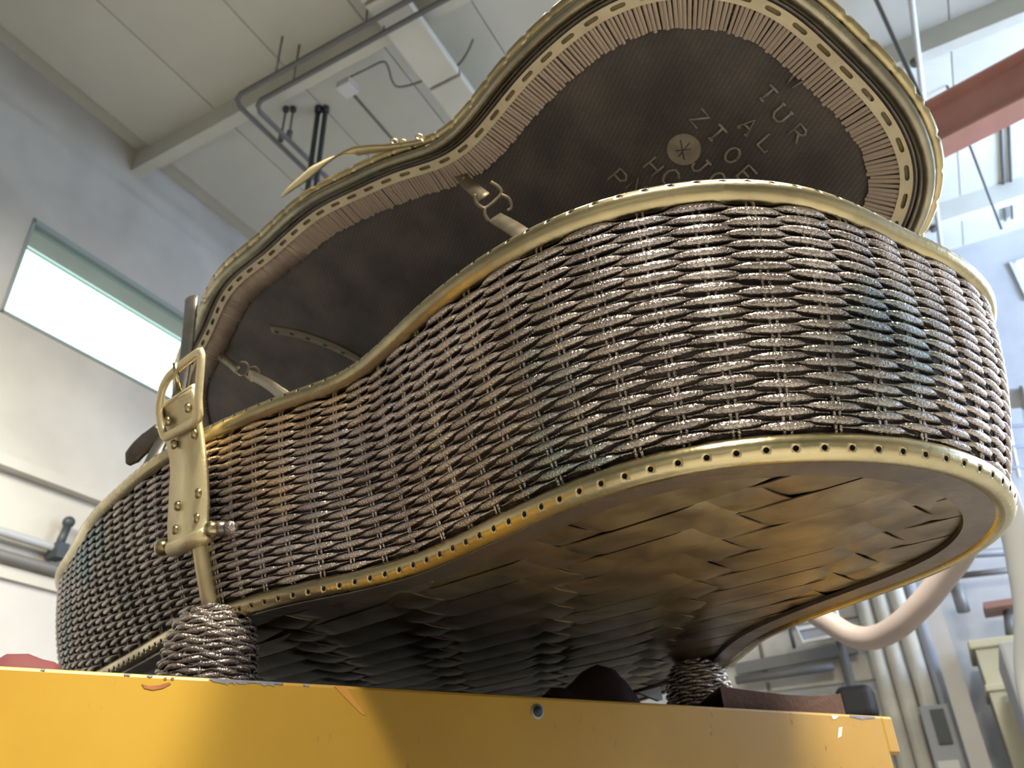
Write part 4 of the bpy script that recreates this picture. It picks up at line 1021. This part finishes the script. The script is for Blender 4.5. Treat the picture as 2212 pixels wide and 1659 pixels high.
# rolled end round the pin
p0, p1 = onp((372, 1186), .10), onp((450, 1154), .10)
V, F = tube([list(p0), list(p0.lerp(p1, .5)), list(p1)], .0085, 14); mesh('rolled_end', V, F, M['strapbrass'], strap)
q0, q1 = onp((352, 1183), .10), onp((459, 1143), .10)
V, F = tube([list(q0), list(q1)], .0045, 10); mesh('pin', V, F, M['brass'], strap)
for q in (q0, q1): V, F = sphere(q, .0088, 18, 12); mesh('pin_ball', V, F, M['brass'], strap)
V, F = tube([list(q1), list(onp((500, 1140), .02))], .0082, 12); mesh('pin_lug', V, F, M['greytube'], strap)
V, F = sphere(onp((503, 1142), .03), .0105, sc=(1, 1, .8)); mesh('weld_gusset', V, F, M['wicker'], case)
for i, p in enumerate(((405, 881), (362, 910), (418, 937), (375, 960), (428, 1066), (383, 1093), (425, 1120), (379, 1145))):
    o_ = .135 if i < 2 else .118 if i < 4 else .108
    V, F = sphere(onp(p, o_), .0050, 14, 9, [tang, up3, pn], (1, 1.1, .75)); mesh('rivet', V, F, M['brass'], strap)
# buckle frame and tongue
fr_ = [onp(p, o_) for p, o_ in (((436, 756), .15), ((433, 800), .15), ((428, 862), .14), ((431, 905), .13), ((395, 925), .13), ((356, 946), .13), ((349, 925), .13), ((343, 882), .14), ((351, 838), .15), ((364, 814), .15), ((400, 782), .15))]
P = np.array([list(p) for p in fr_])
Q = []
for i in range(len(P)):
    a, b = P[i], P[(i + 1) % len(P)]
    for k in range(4): Q.append(a + (b - a) * k / 4)
Q = np.array(Q)
for _ in range(2): Q = (np.roll(Q, 1, 0) + 4 * Q + np.roll(Q, -1, 0)) / 6
V, F = tube(Q, np.full((len(Q), 2), [.0056, .0036]), 8, closed=True, up=tuple(pn)); mesh('buckle_frame', V, F, M['strapbrass'], strap)
V, F = tube([list(onp((386, 842), .13)), list(onp((382, 815), .16)), list(onp((378, 784), .17))], [.0036, .003, .0026], 10); mesh('buckle_tongue', V, F, M['brass'], strap)
V, F = tube([list(onp((356, 880), .10)), list(onp((388, 860), .10)), list(onp((421, 838), .10))], .0048, 10); mesh('strap_fold', V, F, M['strapbrass'], strap)
# strap hanging from the lid behind the buckle
h0 = onlid((412, 650), .0); dA0 = (h0 - CAM).dot(FWD); h1 = zplane((322, 1012), S * 1.9); dA1 = (h1 - CAM).dot(FWD)
hp = [depth(p, dA0 + (dA1 - dA0) * f_) for p, f_ in (((414, 645), 0), ((410, 690), .12), ((404, 745), .28), ((396, 800), .45), ((382, 870), .62), ((360, 930), .78), ((338, 975), .9), ((312, 1030), 1))]
P_ = smoothpath(hp, 6); f_ = np.linspace(0, 1, len(P_))
V, F = tube(P_, np.stack([np.interp(f_, [0, .5, 1], [.0125, .0115, .009]), np.interp(f_, [0, 1], [.006, .005])], 1), 12, up=tuple(FWD)); hang = mesh('hanging_strap', V, F, M['greytube'], case)
tp = [depth(p, dA0 + (dA1 - dA0) * .8) for p in ((345, 925), (325, 948), (303, 968), (288, 985), (277, 1003))]
P_ = smoothpath(tp, 5); f_ = np.linspace(0, 1, len(P_))
V, F = tube(P_, np.stack([np.interp(f_, [0, .3, .8, 1], [.008, .0125, .011, .004]), np.interp(f_, [0, 1], [.004, .003])], 1), 10, up=tuple(FWD)); mesh('strap_tip', V, F, M['steel'], hang)
